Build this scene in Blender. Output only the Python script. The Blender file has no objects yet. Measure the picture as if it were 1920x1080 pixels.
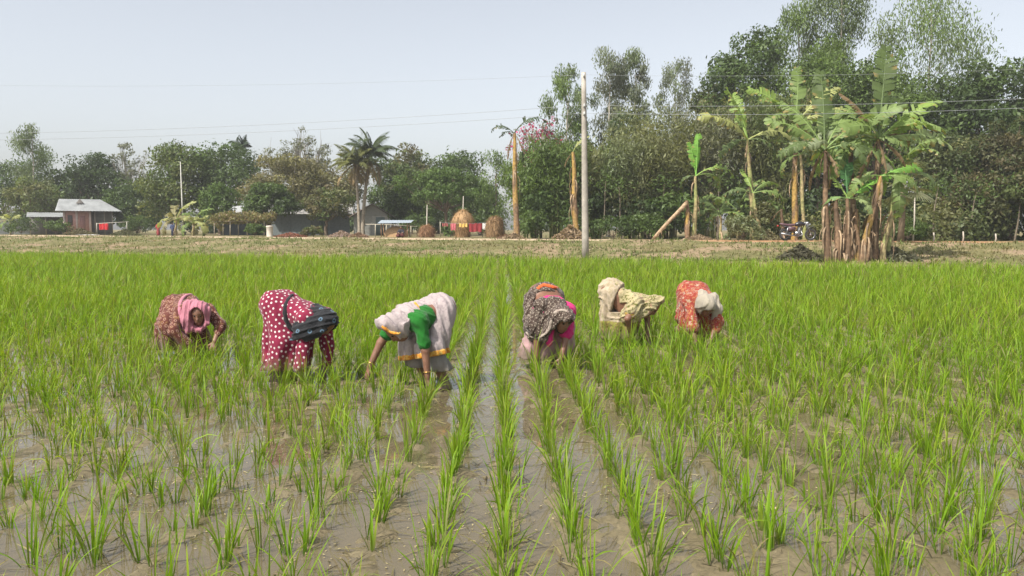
import bpy, math, random
import numpy as np

random.seed(11)
RNG = np.random.default_rng(11)

# ------------------------------------------------------------------ camera, sky, sun, exposure
F, H = 1500.0, 1.45                       # focal length in photo pixels, eye height
PITCH = math.atan((540 - 428) / F)        # horizon at photo row 428
CP, SP = math.cos(PITCH), math.sin(PITCH)
scene = bpy.context.scene
COL = scene.collection
cam_d = bpy.data.cameras.new('camera'); cam = bpy.data.objects.new('camera', cam_d); COL.objects.link(cam)
cam.location = (0, 0, H); cam.rotation_euler = (math.pi / 2 - PITCH, 0, 0)
cam_d.sensor_width = 36; cam_d.lens = F / 1920 * 36
cam_d.clip_start = 0.05; cam_d.clip_end = 3000
scene.camera = cam

SUN_EL = math.radians(54)
SUN_AZ = math.atan2(-0.62, -0.62)         # bearing from +Y towards +X: behind the camera and to the left
world = bpy.data.worlds.new('World'); scene.world = world; world.use_nodes = True
wn = world.node_tree; wn.nodes.clear()
wo = wn.nodes.new('ShaderNodeOutputWorld'); bg = wn.nodes.new('ShaderNodeBackground')
sky = wn.nodes.new('ShaderNodeTexSky'); sky.sky_type = 'NISHITA'; sky.sun_disc = False
sky.sun_elevation = SUN_EL; sky.sun_rotation = SUN_AZ
sky.air_density = 1.0; sky.dust_density = 2.6; sky.ozone_density = 1.0; sky.altitude = 0
hs = wn.nodes.new('ShaderNodeHueSaturation'); hs.inputs['Saturation'].default_value = 0.36   # winter haze whitens the whole sky
wn.links.new(sky.outputs[0], hs.inputs['Color']); wn.links.new(hs.outputs[0], bg.inputs[0]); wn.links.new(bg.outputs[0], wo.inputs[0])
bg.inputs[1].default_value = 0.098
sun_d = bpy.data.lights.new('sun', 'SUN'); sun = bpy.data.objects.new('sun', sun_d); COL.objects.link(sun)
sun_d.energy = 3.3; sun_d.angle = math.radians(0.6); sun_d.color = (1.0, 0.95, 0.86)
sun.rotation_euler = (math.pi / 2 - SUN_EL, 0, -SUN_AZ + math.pi)
sun.location = (-20, -20, 40)
vs = scene.view_settings
vs.view_transform = 'Standard'; vs.look = 'None'; vs.gamma = 1.0; vs.use_curve_mapping = False
vs.exposure = 1.04

# ------------------------------------------------------------------ projection helpers
def pix(u, v, Y):
    """world point on the ray through photo pixel (u, v) at distance Y"""
    a, b = (u - 960) / F, (540 - v) / F
    d = np.array([a, CP + b * SP, -SP + b * CP])
    return np.array([0, 0, H]) + d * (Y / d[1])

def x_at(u, Y, z=0.8):
    return (u - 960) / F * (Y * CP - (z - H) * SP)

# ------------------------------------------------------------------ numeric noise
_T = np.random.default_rng(5).random((64, 64, 8))
def vnoise(x, y, f=1.0, seed=0):
    x = np.asarray(x, float) * f + seed * 7.31; y = np.asarray(y, float) * f + seed * 3.17
    xi = np.floor(x).astype(int); yi = np.floor(y).astype(int)
    fx = x - xi; fy = y - yi
    fx = fx * fx * (3 - 2 * fx); fy = fy * fy * (3 - 2 * fy)
    T = _T[:, :, seed % 8]
    g = lambda i, j: T[i % 64, j % 64]
    a = g(xi, yi) * (1 - fx) + g(xi + 1, yi) * fx
    b = g(xi, yi + 1) * (1 - fx) + g(xi + 1, yi + 1) * fx
    return a * (1 - fy) + b * fy

def fbm(x, y, f=1.0, seed=0, o=4):
    s = 0; a = 0.5
    for i in range(o):
        s = s + a * (vnoise(x, y, f * 2 ** i, seed + i) - 0.5); a *= 0.5
    return s

def sstep(a, b, x):
    t = np.clip((x - a) / (b - a), 0, 1); return t * t * (3 - 2 * t)

# ------------------------------------------------------------------ mesh helpers
def mesh(name, V, Q=None, T=None, col=None, uv=None, smooth=False):
    V = np.asarray(V, dtype=np.float32).reshape(-1, 3)
    me = bpy.data.meshes.new(name)
    parts = []
    if Q is not None and len(Q): parts.append((np.asarray(Q, np.int32), 4))
    if T is not None and len(T): parts.append((np.asarray(T, np.int32), 3))
    loops = np.concatenate([p.reshape(-1) for p, _ in parts])
    tot = np.concatenate([np.full(len(p), k, np.int32) for p, k in parts])
    st = np.concatenate([[0], np.cumsum(tot)[:-1]]).astype(np.int32)
    me.vertices.add(len(V)); me.vertices.foreach_set('co', V.ravel())
    me.loops.add(len(loops)); me.loops.foreach_set('vertex_index', loops)
    me.polygons.add(len(tot)); me.polygons.foreach_set('loop_start', st); me.polygons.foreach_set('loop_total', tot)
    if smooth: me.polygons.foreach_set('use_smooth', np.ones(len(tot), bool))
    if col is not None:
        c = np.asarray(col, np.float32)
        if c.ndim == 1: c = np.tile(c, (len(V), 1))
        if c.shape[1] == 3: c = np.concatenate([c, np.ones((len(c), 1), np.float32)], 1)
        at = me.color_attributes.new('Col', 'FLOAT_COLOR', 'POINT'); at.data.foreach_set('color', c.ravel())
    if uv is not None:
        l = me.uv_layers.new(name='UVMap'); l.data.foreach_set('uv', np.asarray(uv, np.float32)[loops].ravel())
    me.update(calc_edges=True); me.validate()
    return me

def obj(name, me, mat=None, parent=None, loc=None, rot=None):
    o = bpy.data.objects.new(name, me); COL.objects.link(o)
    if mat is not None and len(me.materials) == 0: me.materials.append(mat)
    if parent is not None: o.parent = parent
    if loc is not None: o.location = loc
    if rot is not None: o.rotation_euler = rot
    return o

def tag(o, label=None, cat=None, group=None, kind=None):
    if label: o['label'] = label
    if cat: o['category'] = cat
    if group: o['group'] = group
    if kind: o['kind'] = kind
    return o

def thing(name, label, cat, loc=(0, 0, 0), rotz=0, group=None):
    o = bpy.data.objects.new(name, None); COL.objects.link(o)
    o.empty_display_size = 0.2
    o.location = loc; o.rotation_euler = (0, 0, rotz)
    return tag(o, label, cat, group)

class MB:
    """collects boxes, tubes and lathes into one mesh"""
    def __init__(s): s.V = []; s.Q = []; s.T = []; s.C = []; s.n = 0
    def add(s, V, Q=None, T=None, col=(1, 1, 1)):
        V = np.asarray(V, float).reshape(-1, 3)
        if Q is not None and len(Q): s.Q.append(np.asarray(Q, int) + s.n)
        if T is not None and len(T): s.T.append(np.asarray(T, int) + s.n)
        c = np.asarray(col, float)
        s.C.append(np.tile(c, (len(V), 1)) if c.ndim == 1 else c)
        s.V.append(V); s.n += len(V); return s
    def box(s, lo, hi, col=(1, 1, 1), M=None, off=None):
        x0, y0, z0 = lo; x1, y1, z1 = hi
        V = np.array([[x0, y0, z0], [x1, y0, z0], [x1, y1, z0], [x0, y1, z0], [x0, y0, z1], [x1, y0, z1], [x1, y1, z1], [x0, y1, z1]], float)
        if M is not None: V = V @ np.asarray(M).T
        if off is not None: V = V + off
        return s.add(V, [[0, 3, 2, 1], [4, 5, 6, 7], [0, 1, 5, 4], [1, 2, 6, 5], [2, 3, 7, 6], [3, 0, 4, 7]], None, col)
    def tube(s, pts, rad, n=8, col=(1, 1, 1), cap=True, flat=1.0):
        V, Q = tube(pts, rad, n, flat)
        T = []
        if cap:
            m = len(pts); V = np.vstack([V, pts[0], pts[-1]]); b = m * n
            for i in range(n):
                T.append([b, (i + 1) % n, i]); T.append([b + 1, (m - 1) * n + i, (m - 1) * n + (i + 1) % n])
        return s.add(V, Q, T, col)
    def build(s, name, mat, parent=None, smooth=False, **k):
        me = mesh(name, np.vstack(s.V), np.vstack(s.Q) if s.Q else None, np.vstack(s.T) if s.T else None, np.vstack(s.C), smooth=smooth)
        return obj(name, me, mat, parent, **k)

def tube(pts, rad, n=8, flat=1.0):
    pts = np.asarray(pts, float); m = len(pts)
    rad = np.broadcast_to(np.asarray(rad, float), (m,))
    tan = np.gradient(pts, axis=0); tan /= np.linalg.norm(tan, axis=1)[:, None] + 1e-9
    ref = np.array([0, 0, 1.0]) if abs(tan[0][2]) < 0.9 else np.array([1.0, 0, 0])
    V = []
    a = np.arange(n) / n * 2 * np.pi
    x = np.cross(ref, tan[0])
    for i in range(m):
        x = x - tan[i] * np.dot(x, tan[i]); x /= np.linalg.norm(x) + 1e-9
        y = np.cross(tan[i], x)
        V.append(pts[i] + rad[i] * (np.cos(a)[:, None] * x + flat * np.sin(a)[:, None] * y))
    i = np.arange(m - 1)[:, None] * n; j = np.arange(n)[None]; k = (j + 1) % n
    Q = np.stack([i + j, i + k, i + n + k, i + n + j], -1).reshape(-1, 4)
    return np.vstack(V), Q

def lathe(prof, n=16, wob=0.0, seed=0):
    prof = np.asarray(prof, float); a = np.arange(n) / n * 2 * np.pi
    r = np.random.default_rng(seed)
    V = []
    for rr, z in prof:
        k = rr * (1 + wob * (r.random(n) - 0.5))
        V.append(np.stack([np.cos(a) * k, np.sin(a) * k, np.full(n, z)], 1))
    m = len(prof); i = np.arange(m - 1)[:, None] * n; j = np.arange(n)[None]; k = (j + 1) % n
    return np.vstack(V), np.stack([i + j, i + k, i + n + k, i + n + j], -1).reshape(-1, 4)

# ------------------------------------------------------------------ materials
def new_mat(name):
    m = bpy.data.materials.new(name); m.use_nodes = True; nt = m.node_tree; nt.nodes.clear()
    out = nt.nodes.new('ShaderNodeOutputMaterial')
    return m, nt, out

def N(nt, typ, **kw):
    n = nt.nodes.new(typ)
    for k, v in kw.items():
        if k.startswith('_'): setattr(n, k[1:], v)
        else:
            key = int(k[1:]) if k[0] == 'i' and k[1:].isdigit() else k.replace('__', ' ')
            if hasattr(v, 'is_linked') or hasattr(v, 'links'): nt.links.new(v, n.inputs[key])
            else: n.inputs[key].default_value = v
    return n

def ramp(nt, fac, stops):
    r = nt.nodes.new('ShaderNodeValToRGB'); e = r.color_ramp.elements
    while len(e) < len(stops): e.new(0.5)
    for el, (p, c) in zip(e, stops):
        el.position = p; el.color = (*c, 1) if len(c) == 3 else c
    nt.links.new(fac, r.inputs[0]); return r

def mixc(nt, fac, a, b, mode='MIX'):
    n = nt.nodes.new('ShaderNodeMix'); n.data_type = 'RGBA'; n.blend_type = mode
    for s, v in ((n.inputs[0], fac), (n.inputs[6], a), (n.inputs[7], b)):
        if hasattr(v, 'links'): nt.links.new(v, s)
        else: s.default_value = (*v, 1) if isinstance(v, tuple) and len(v) == 3 else v
    return n.outputs[2]

def plain(name, col, rough=0.7, metal=0.0, nz=0.0, scale=8.0, bump=0.0, vcol=False, spec=0.5):
    m, nt, out = new_mat(name)
    c = None
    tc = N(nt, 'ShaderNodeTexCoord')
    base = (*col, 1)
    if vcol:
        c = N(nt, 'ShaderNodeVertexColor', _layer_name='Col').outputs[0]
        c = mixc(nt, 1.0, c, base, 'MULTIPLY')
    noi = N(nt, 'ShaderNodeTexNoise', Vector=tc.outputs['Object'], Scale=scale, Detail=5.0)
    if nz:
        r = ramp(nt, noi.outputs[0], [(0.25, (1 - nz,) * 3), (0.75, (1 + nz,) * 3)])
        c = mixc(nt, 1.0, c if c is not None else base, r.outputs[0], 'MULTIPLY')
    p = N(nt, 'ShaderNodeBsdfPrincipled', Roughness=rough, Metallic=metal)
    p.inputs['Specular IOR Level'].default_value = spec
    if c is not None: nt.links.new(c, p.inputs['Base Color'])
    else: p.inputs['Base Color'].default_value = base
    if bump:
        b = N(nt, 'ShaderNodeBump', Height=noi.outputs[0], Strength=bump, Distance=0.02)
        nt.links.new(b.outputs[0], p.inputs['Normal'])
    nt.links.new(p.outputs[0], out.inputs[0]); return m

def leafmat(name, gain=(1, 1, 1), trans=0.35, rough=0.45, spec=0.35, tgain=(1.25, 1.25, 0.6)):
    m, nt, out = new_mat(name)
    c = N(nt, 'ShaderNodeVertexColor', _layer_name='Col').outputs[0]
    c = mixc(nt, 1.0, c, (*gain, 1), 'MULTIPLY')
    p = N(nt, 'ShaderNodeBsdfPrincipled', Roughness=rough)
    p.inputs['Specular IOR Level'].default_value = spec
    nt.links.new(c, p.inputs['Base Color'])
    tcx = mixc(nt, 1.0, c, (*tgain, 1), 'MULTIPLY')
    t = N(nt, 'ShaderNodeBsdfTranslucent', Color=tcx)
    mx = N(nt, 'ShaderNodeMixShader', i0=trans, i1=p.outputs[0], i2=t.outputs[0])
    nt.links.new(mx.outputs[0], out.inputs[0]); return m

M = {}
M['rice'] = leafmat('rice_blade', trans=0.42, rough=0.5, spec=0.22, tgain=(1.25, 1.25, 0.4))
M['foliage'] = leafmat('tree_leaves', trans=0.38, rough=0.5, spec=0.3)
M['banana'] = leafmat('banana_leaf', trans=0.38, rough=0.5, spec=0.3)
M['drygrass'] = leafmat('dry_grass', trans=0.25, rough=0.7, spec=0.15)
M['bark'] = plain('bark', (1, 1, 1), 0.85, nz=0.35, scale=6, bump=0.4, vcol=True, spec=0.2)
M['vcol'] = plain('painted_surface', (1, 1, 1), 0.75, nz=0.15, scale=5, bump=0.1, vcol=True, spec=0.25)
M['stem'] = plain('banana_stem', (1, 1, 1), 0.65, nz=0.55, scale=7, bump=0.6, vcol=True, spec=0.3)
M['concrete'] = plain('pole_concrete', (0.33, 0.295, 0.25), 0.85, nz=0.3, scale=3, bump=0.2)
M['wire'] = plain('wire', (0.30, 0.31, 0.32), 0.5, metal=0.3)
M['tin'] = plain('corrugated_tin', (0.25, 0.26, 0.26), 0.6, metal=0.15, nz=0.25, scale=1.5)
M['straw'] = plain('straw', (1, 1, 1), 0.9, nz=0.35, scale=14, bump=0.5, vcol=True, spec=0.1)
M['rubber'] = plain('tyre_rubber', (0.03, 0.03, 0.03), 0.8)
M['chrome'] = plain('polished_metal', (0.30, 0.30, 0.31), 0.35, metal=0.9)
M['blackpaint'] = plain('dark_paint', (0.02, 0.02, 0.025), 0.25)
M['seatvinyl'] = plain('seat_vinyl', (0.10, 0.05, 0.06), 0.5)
M['redpaint'] = plain('red_lens', (0.4, 0.02, 0.02), 0.3)

def skin_mat():
    m, nt, out = new_mat('skin')
    tc = N(nt, 'ShaderNodeTexCoord')
    n = N(nt, 'ShaderNodeTexNoise', Vector=tc.outputs['Object'], Scale=18.0, Detail=4.0)
    r = ramp(nt, n.outputs[0], [(0.3, (0.150, 0.070, 0.042)), (0.7, (0.215, 0.108, 0.068))])
    # dried mud on the lower limbs
    s = N(nt, 'ShaderNodeSeparateXYZ', Vector=tc.outputs['Object'])
    mr = N(nt, 'ShaderNodeMapRange', Value=s.outputs[2]); mr.inputs[1].default_value = 0.06; mr.inputs[2].default_value = 0.16
    mr.inputs[3].default_value = 0.75; mr.inputs[4].default_value = 0.0
    c = mixc(nt, mr.outputs[0], r.outputs[0], (0.14, 0.11, 0.078))
    p = N(nt, 'ShaderNodeBsdfPrincipled', Roughness=0.5)
    p.inputs['Subsurface Weight'].default_value = 0.08
    p.inputs['Subsurface Radius'].default_value = (0.02, 0.008, 0.005)
    nt.links.new(c, p.inputs['Base Color'])
    b = N(nt, 'ShaderNodeBump', Height=n.outputs[0], Strength=0.15, Distance=0.01)
    nt.links.new(b.outputs[0], p.inputs['Normal'])
    nt.links.new(p.outputs[0], out.inputs[0]); return m
M['skin'] = skin_mat()
M['hair'] = plain('black_hair', (0.012, 0.010, 0.010), 0.45, nz=0.3, scale=60, bump=0.3)
M['eye'] = plain('eye', (0.02, 0.012, 0.01), 0.15)
M['gold'] = plain('bangle_metal', (0.6, 0.38, 0.12), 0.3, metal=0.9)

def cloth(name, base, pat=None, bump=0.35, rough=0.85, tr=0.12):
    """pat: function(nt, uv_socket, object_socket, base) -> colour socket"""
    m, nt, out = new_mat(name)
    tc = N(nt, 'ShaderNodeTexCoord')
    n = N(nt, 'ShaderNodeTexNoise', Vector=tc.outputs['Object'], Scale=5.0, Detail=4.0)
    r = ramp(nt, n.outputs[0], [(0.3, (0.86,) * 3), (0.7, (1.10,) * 3)])
    c = mixc(nt, 1.0, (*base, 1), r.outputs[0], 'MULTIPLY')
    if pat: c = pat(nt, tc.outputs['UV'], tc.outputs['Object'], c)
    sp = N(nt, 'ShaderNodeSeparateXYZ', Vector=tc.outputs['Object'])
    nm = N(nt, 'ShaderNodeTexNoise', Vector=tc.outputs['Object'], Scale=7.0, Detail=5.0)
    ad = N(nt, 'ShaderNodeMath', _operation='MULTIPLY_ADD', i0=nm.outputs[0], i1=-0.30, i2=sp.outputs[2])
    mr = N(nt, 'ShaderNodeMapRange', Value=ad.outputs[0]); mr.inputs[1].default_value = -0.02; mr.inputs[2].default_value = 0.10; mr.inputs[3].default_value = 0.75; mr.inputs[4].default_value = 0.0
    c = mixc(nt, mr.outputs[0], c, (0.13, 0.105, 0.070))          # mud splashed round the hem
    p = N(nt, 'ShaderNodeBsdfPrincipled', Roughness=rough)
    p.inputs['Specular IOR Level'].default_value = 0.15
    p.inputs['Sheen Weight'].default_value = 0.15
    nt.links.new(c, p.inputs['Base Color'])
    # fine creases
    mp = N(nt, 'ShaderNodeMapping', Vector=tc.outputs['Object']); mp.inputs['Scale'].default_value = (1, 1, 0.35)
    n2 = N(nt, 'ShaderNodeTexNoise', Vector=mp.outputs[0], Scale=26.0, Detail=3.0, Distortion=0.6)
    b0 = N(nt, 'ShaderNodeBump', Height=n2.outputs[0], Strength=bump, Distance=0.02)
    mp2 = N(nt, 'ShaderNodeMapping', Vector=tc.outputs['Object']); mp2.inputs['Scale'].default_value = (1.2, 0.9, 0.45); mp2.inputs['Rotation'].default_value = (0.3, 0.5, 0.2)
    n3 = N(nt, 'ShaderNodeTexNoise', Vector=mp2.outputs[0], Scale=11.0, Detail=2.0, Distortion=1.2); n3.noise_type = 'RIDGED_MULTIFRACTAL'
    b = N(nt, 'ShaderNodeBump', Height=n3.outputs[0], Strength=bump * 0.4, Distance=0.03, Normal=b0.outputs[0])
    nt.links.new(b.outputs[0], p.inputs['Normal'])
    t = N(nt, 'ShaderNodeBsdfTranslucent', Color=c)
    mx = N(nt, 'ShaderNodeMixShader', i0=tr, i1=p.outputs[0], i2=t.outputs[0])
    nt.links.new(mx.outputs[0], out.inputs[0]); return m

def dots(col, scale, r0, r1=None, rnd=0.3, ring=None, d3=False):
    def f(nt, uv, ob, c):
        v = N(nt, 'ShaderNodeTexVoronoi', Vector=ob if d3 else uv, Scale=scale, Randomness=rnd)
        v.voronoi_dimensions = '3D' if d3 else '2D'
        if ring is None: st = [(0.0, (1, 1, 1)), (r0, (1, 1, 1)), (r0 + 0.05, (0, 0, 0))]
        else: st = [(0, (0, 0, 0)), (r0 - ring, (0, 0, 0)), (r0 - ring + 0.03, (1, 1, 1)), (r0, (1, 1, 1)), (r0 + 0.04, (0, 0, 0))]
        k = ramp(nt, v.outputs['Distance'], st)
        return mixc(nt, k.outputs[0], c, (*col, 1))
    return f

def blotch(col, scale, lo=0.5, hi=0.58, d3=False, dist=1.0, detail=3.0):
    def f(nt, uv, ob, c):
        n = N(nt, 'ShaderNodeTexNoise', Vector=ob if d3 else uv, Scale=scale, Detail=detail, Distortion=dist)
        k = ramp(nt, n.outputs[0], [(lo, (0, 0, 0)), (hi, (1, 1, 1))])
        return mixc(nt, k.outputs[0], c, (*col, 1))
    return f

def motif(col, r, ring=None):
    """round motifs set evenly over the cloth: distance to the nearest one is stored per vertex"""
    def f(nt, uv, ob, c):
        d = N(nt, 'ShaderNodeAttribute', _attribute_name='Dot').outputs['Fac']
        e = r * 0.16
        def less(v):
            q = N(nt, 'ShaderNodeMapRange', Value=d); q.inputs[1].default_value = v - e; q.inputs[2].default_value = v + e
            q.inputs[3].default_value = 1; q.inputs[4].default_value = 0; return q.outputs[0]
        k = less(r)
        if ring: k = N(nt, 'ShaderNodeMath', _operation='SUBTRACT', i0=k, i1=less(r - ring)).outputs[0]
        return mixc(nt, k, c, (*col, 1))
    return f

def chain(*fs):
    def f(nt, uv, ob, c):
        for g in fs: c = g(nt, uv, ob, c)
        return c
    return f

# ------------------------------------------------------------------ ground
_EX = np.array([-70, -24, -5.5, 2.8, 10, 16.5, 60.]); _EY = np.array([53, 40.5, 36, 33, 29.8, 27.0, 15.])
_RX = np.array([-120, -45, -26.4, -8.3, 4, 13.7, 22.4, 70.]); _RY = np.array([112, 70, 60, 48, 43, 38.6, 35, 17.])
def y_edge(x): return np.interp(x, _EX, _EY)
def y_road(x): return np.interp(x, _RX, _RY)
ROAD_W = 3.0
def zg(x, y):
    x = np.asarray(x, float); y = np.asarray(y, float)
    t = (y - y_edge(x)) / (y_road(x) - y_edge(x))
    z = 0.12 * sstep(-0.03, 0.08, t) + 0.66 * sstep(0.12, 0.97, t)
    rough = sstep(0.02, 0.1, t) * (1 - sstep(0.9, 1.0, t))
    z = z + rough * (0.45 * fbm(x, y, 0.45, 1) + 0.14 * fbm(x, y, 2.0, 2))
    back = sstep(1.0, 1.4, t)
    z = z + back * (0.12 * fbm(x, y, 0.15, 3))
    return z - 0.03 * (t < -0.02)

def ground_mat():
    m, nt, out = new_mat('verge_soil')
    tc = N(nt, 'ShaderNodeTexCoord')
    n1 = N(nt, 'ShaderNodeTexNoise', Vector=tc.outputs['Object'], Scale=0.35, Detail=6.0, Roughness=0.65)
    n2 = N(nt, 'ShaderNodeTexNoise', Vector=tc.outputs['Object'], Scale=3.0, Detail=6.0, Roughness=0.7)
    a = ramp(nt, n1.outputs[0], [(0.32, (0.115, 0.115, 0.048)), (0.50, (0.165, 0.155, 0.075)), (0.60, (0.27, 0.20, 0.14)), (0.70, (0.15, 0.145, 0.065))])
    b = ramp(nt, n2.outputs[0], [(0.3, (0.65, 0.65, 0.6)), (0.7, (1.25, 1.2, 1.15))])
    c = mixc(nt, 1.0, a.outputs[0], b.outputs[0], 'MULTIPLY')
    p = N(nt, 'ShaderNodeBsdfPrincipled', Roughness=0.95); p.inputs['Specular IOR Level'].default_value = 0.1
    nt.links.new(c, p.inputs['Base Color'])
    bp = N(nt, 'ShaderNodeBump', Height=n2.outputs[0], Strength=0.6, Distance=0.08); nt.links.new(bp.outputs[0], p.inputs['Normal'])
    nt.links.new(p.outputs[0], out.inputs[0]); return m

def road_mat():
    m, nt, out = new_mat('dirt_road')
    tc = N(nt, 'ShaderNodeTexCoord')
    n1 = N(nt, 'ShaderNodeTexNoise', Vector=tc.outputs['Object'], Scale=1.2, Detail=6.0, Roughness=0.65)
    s = N(nt, 'ShaderNodeSeparateXYZ', Vector=tc.outputs['Object'])
    mr = N(nt, 'ShaderNodeMapRange', Value=s.outputs[0]); mr.inputs[1].default_value = 6; mr.inputs[2].default_value = 11
    a = ramp(nt, n1.outputs[0], [(0.3, (0.33, 0.25, 0.165)), (0.7, (0.47, 0.37, 0.26))])
    b = ramp(nt, n1.outputs[0], [(0.3, (0.25, 0.135, 0.07)), (0.7, (0.36, 0.21, 0.115))])
    c = mixc(nt, mr.outputs[0], a.outputs[0], b.outputs[0])
    p = N(nt, 'ShaderNodeBsdfPrincipled', Roughness=0.95); p.inputs['Specular IOR Level'].default_value = 0.1
    nt.links.new(c, p.inputs['Base Color'])
    bp = N(nt, 'ShaderNodeBump', Height=n1.outputs[0], Strength=0.5, Distance=0.06); nt.links.new(bp.outputs[0], p.inputs['Normal'])
    nt.links.new(p.outputs[0], out.inputs[0]); return m

def mud_mat():
    m, nt, out = new_mat('wet_mud')
    tc = N(nt, 'ShaderNodeTexCoord')
    n1 = N(nt, 'ShaderNodeTexNoise', Vector=tc.outputs['Object'], Scale=1.6, Detail=7.0, Roughness=0.65)
    n2 = N(nt, 'ShaderNodeTexNoise', Vector=tc.outputs['Object'], Scale=30.0, Detail=8.0, Roughness=0.78, Distortion=0.6)
    a = ramp(nt, n1.outputs[0], [(0.3, (0.140, 0.110, 0.062)), (0.5, (0.200, 0.163, 0.098)), (0.7, (0.255, 0.213, 0.132))])
    b = ramp(nt, n2.outputs[0], [(0.30, (0.42, 0.40, 0.36)), (0.47, (0.95, 0.95, 0.93)), (0.72, (1.2, 1.17, 1.1))])
    c = mixc(nt, 1.0, a.outputs[0], b.outputs[0], 'MULTIPLY')
    rr = ramp(nt, n1.outputs[0], [(0.35, (0.28,) * 3), (0.65, (0.6,) * 3)])
    p = N(nt, 'ShaderNodeBsdfPrincipled', Roughness=rr.outputs[0]); p.inputs['IOR'].default_value = 1.36
    nt.links.new(c, p.inputs['Base Color'])
    bp = N(nt, 'ShaderNodeBump', Height=n2.outputs[0], Strength=0.8, Distance=0.03); nt.links.new(bp.outputs[0], p.inputs['Normal'])
    nt.links.new(p.outputs[0], out.inputs[0]); return m

def water_mat():
    m, nt, out = new_mat('muddy_water')
    tc = N(nt, 'ShaderNodeTexCoord')
    n = N(nt, 'ShaderNodeTexNoise', Vector=tc.outputs['Object'], Scale=9.0, Detail=3.0)
    bp = N(nt, 'ShaderNodeBump', Height=n.outputs[0], Strength=0.035, Distance=0.02)
    d = N(nt, 'ShaderNodeBsdfDiffuse', Color=(0.195, 0.163, 0.102, 1))
    t = N(nt, 'ShaderNodeBsdfTransparent', Color=(0.80, 0.74, 0.64, 1))
    body = N(nt, 'ShaderNodeMixShader', i0=0.5, i1=t.outputs[0], i2=d.outputs[0])
    g = N(nt, 'ShaderNodeBsdfGlossy', Color=(1, 1, 1, 1), Roughness=0.03)
    nt.links.new(bp.outputs[0], g.inputs['Normal'])
    fr = N(nt, 'ShaderNodeFresnel', IOR=1.33)
    mx = N(nt, 'ShaderNodeMixShader', i0=fr.outputs[0], i1=body.outputs[0], i2=g.outputs[0])
    nt.links.new(mx.outputs[0], out.inputs[0]); return m

def row_x(k, y): return 0.025 + 0.31 * k - 0.0135 * y
FEET = []                                       # filled by the women, keeps plants off their feet and hands

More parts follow.
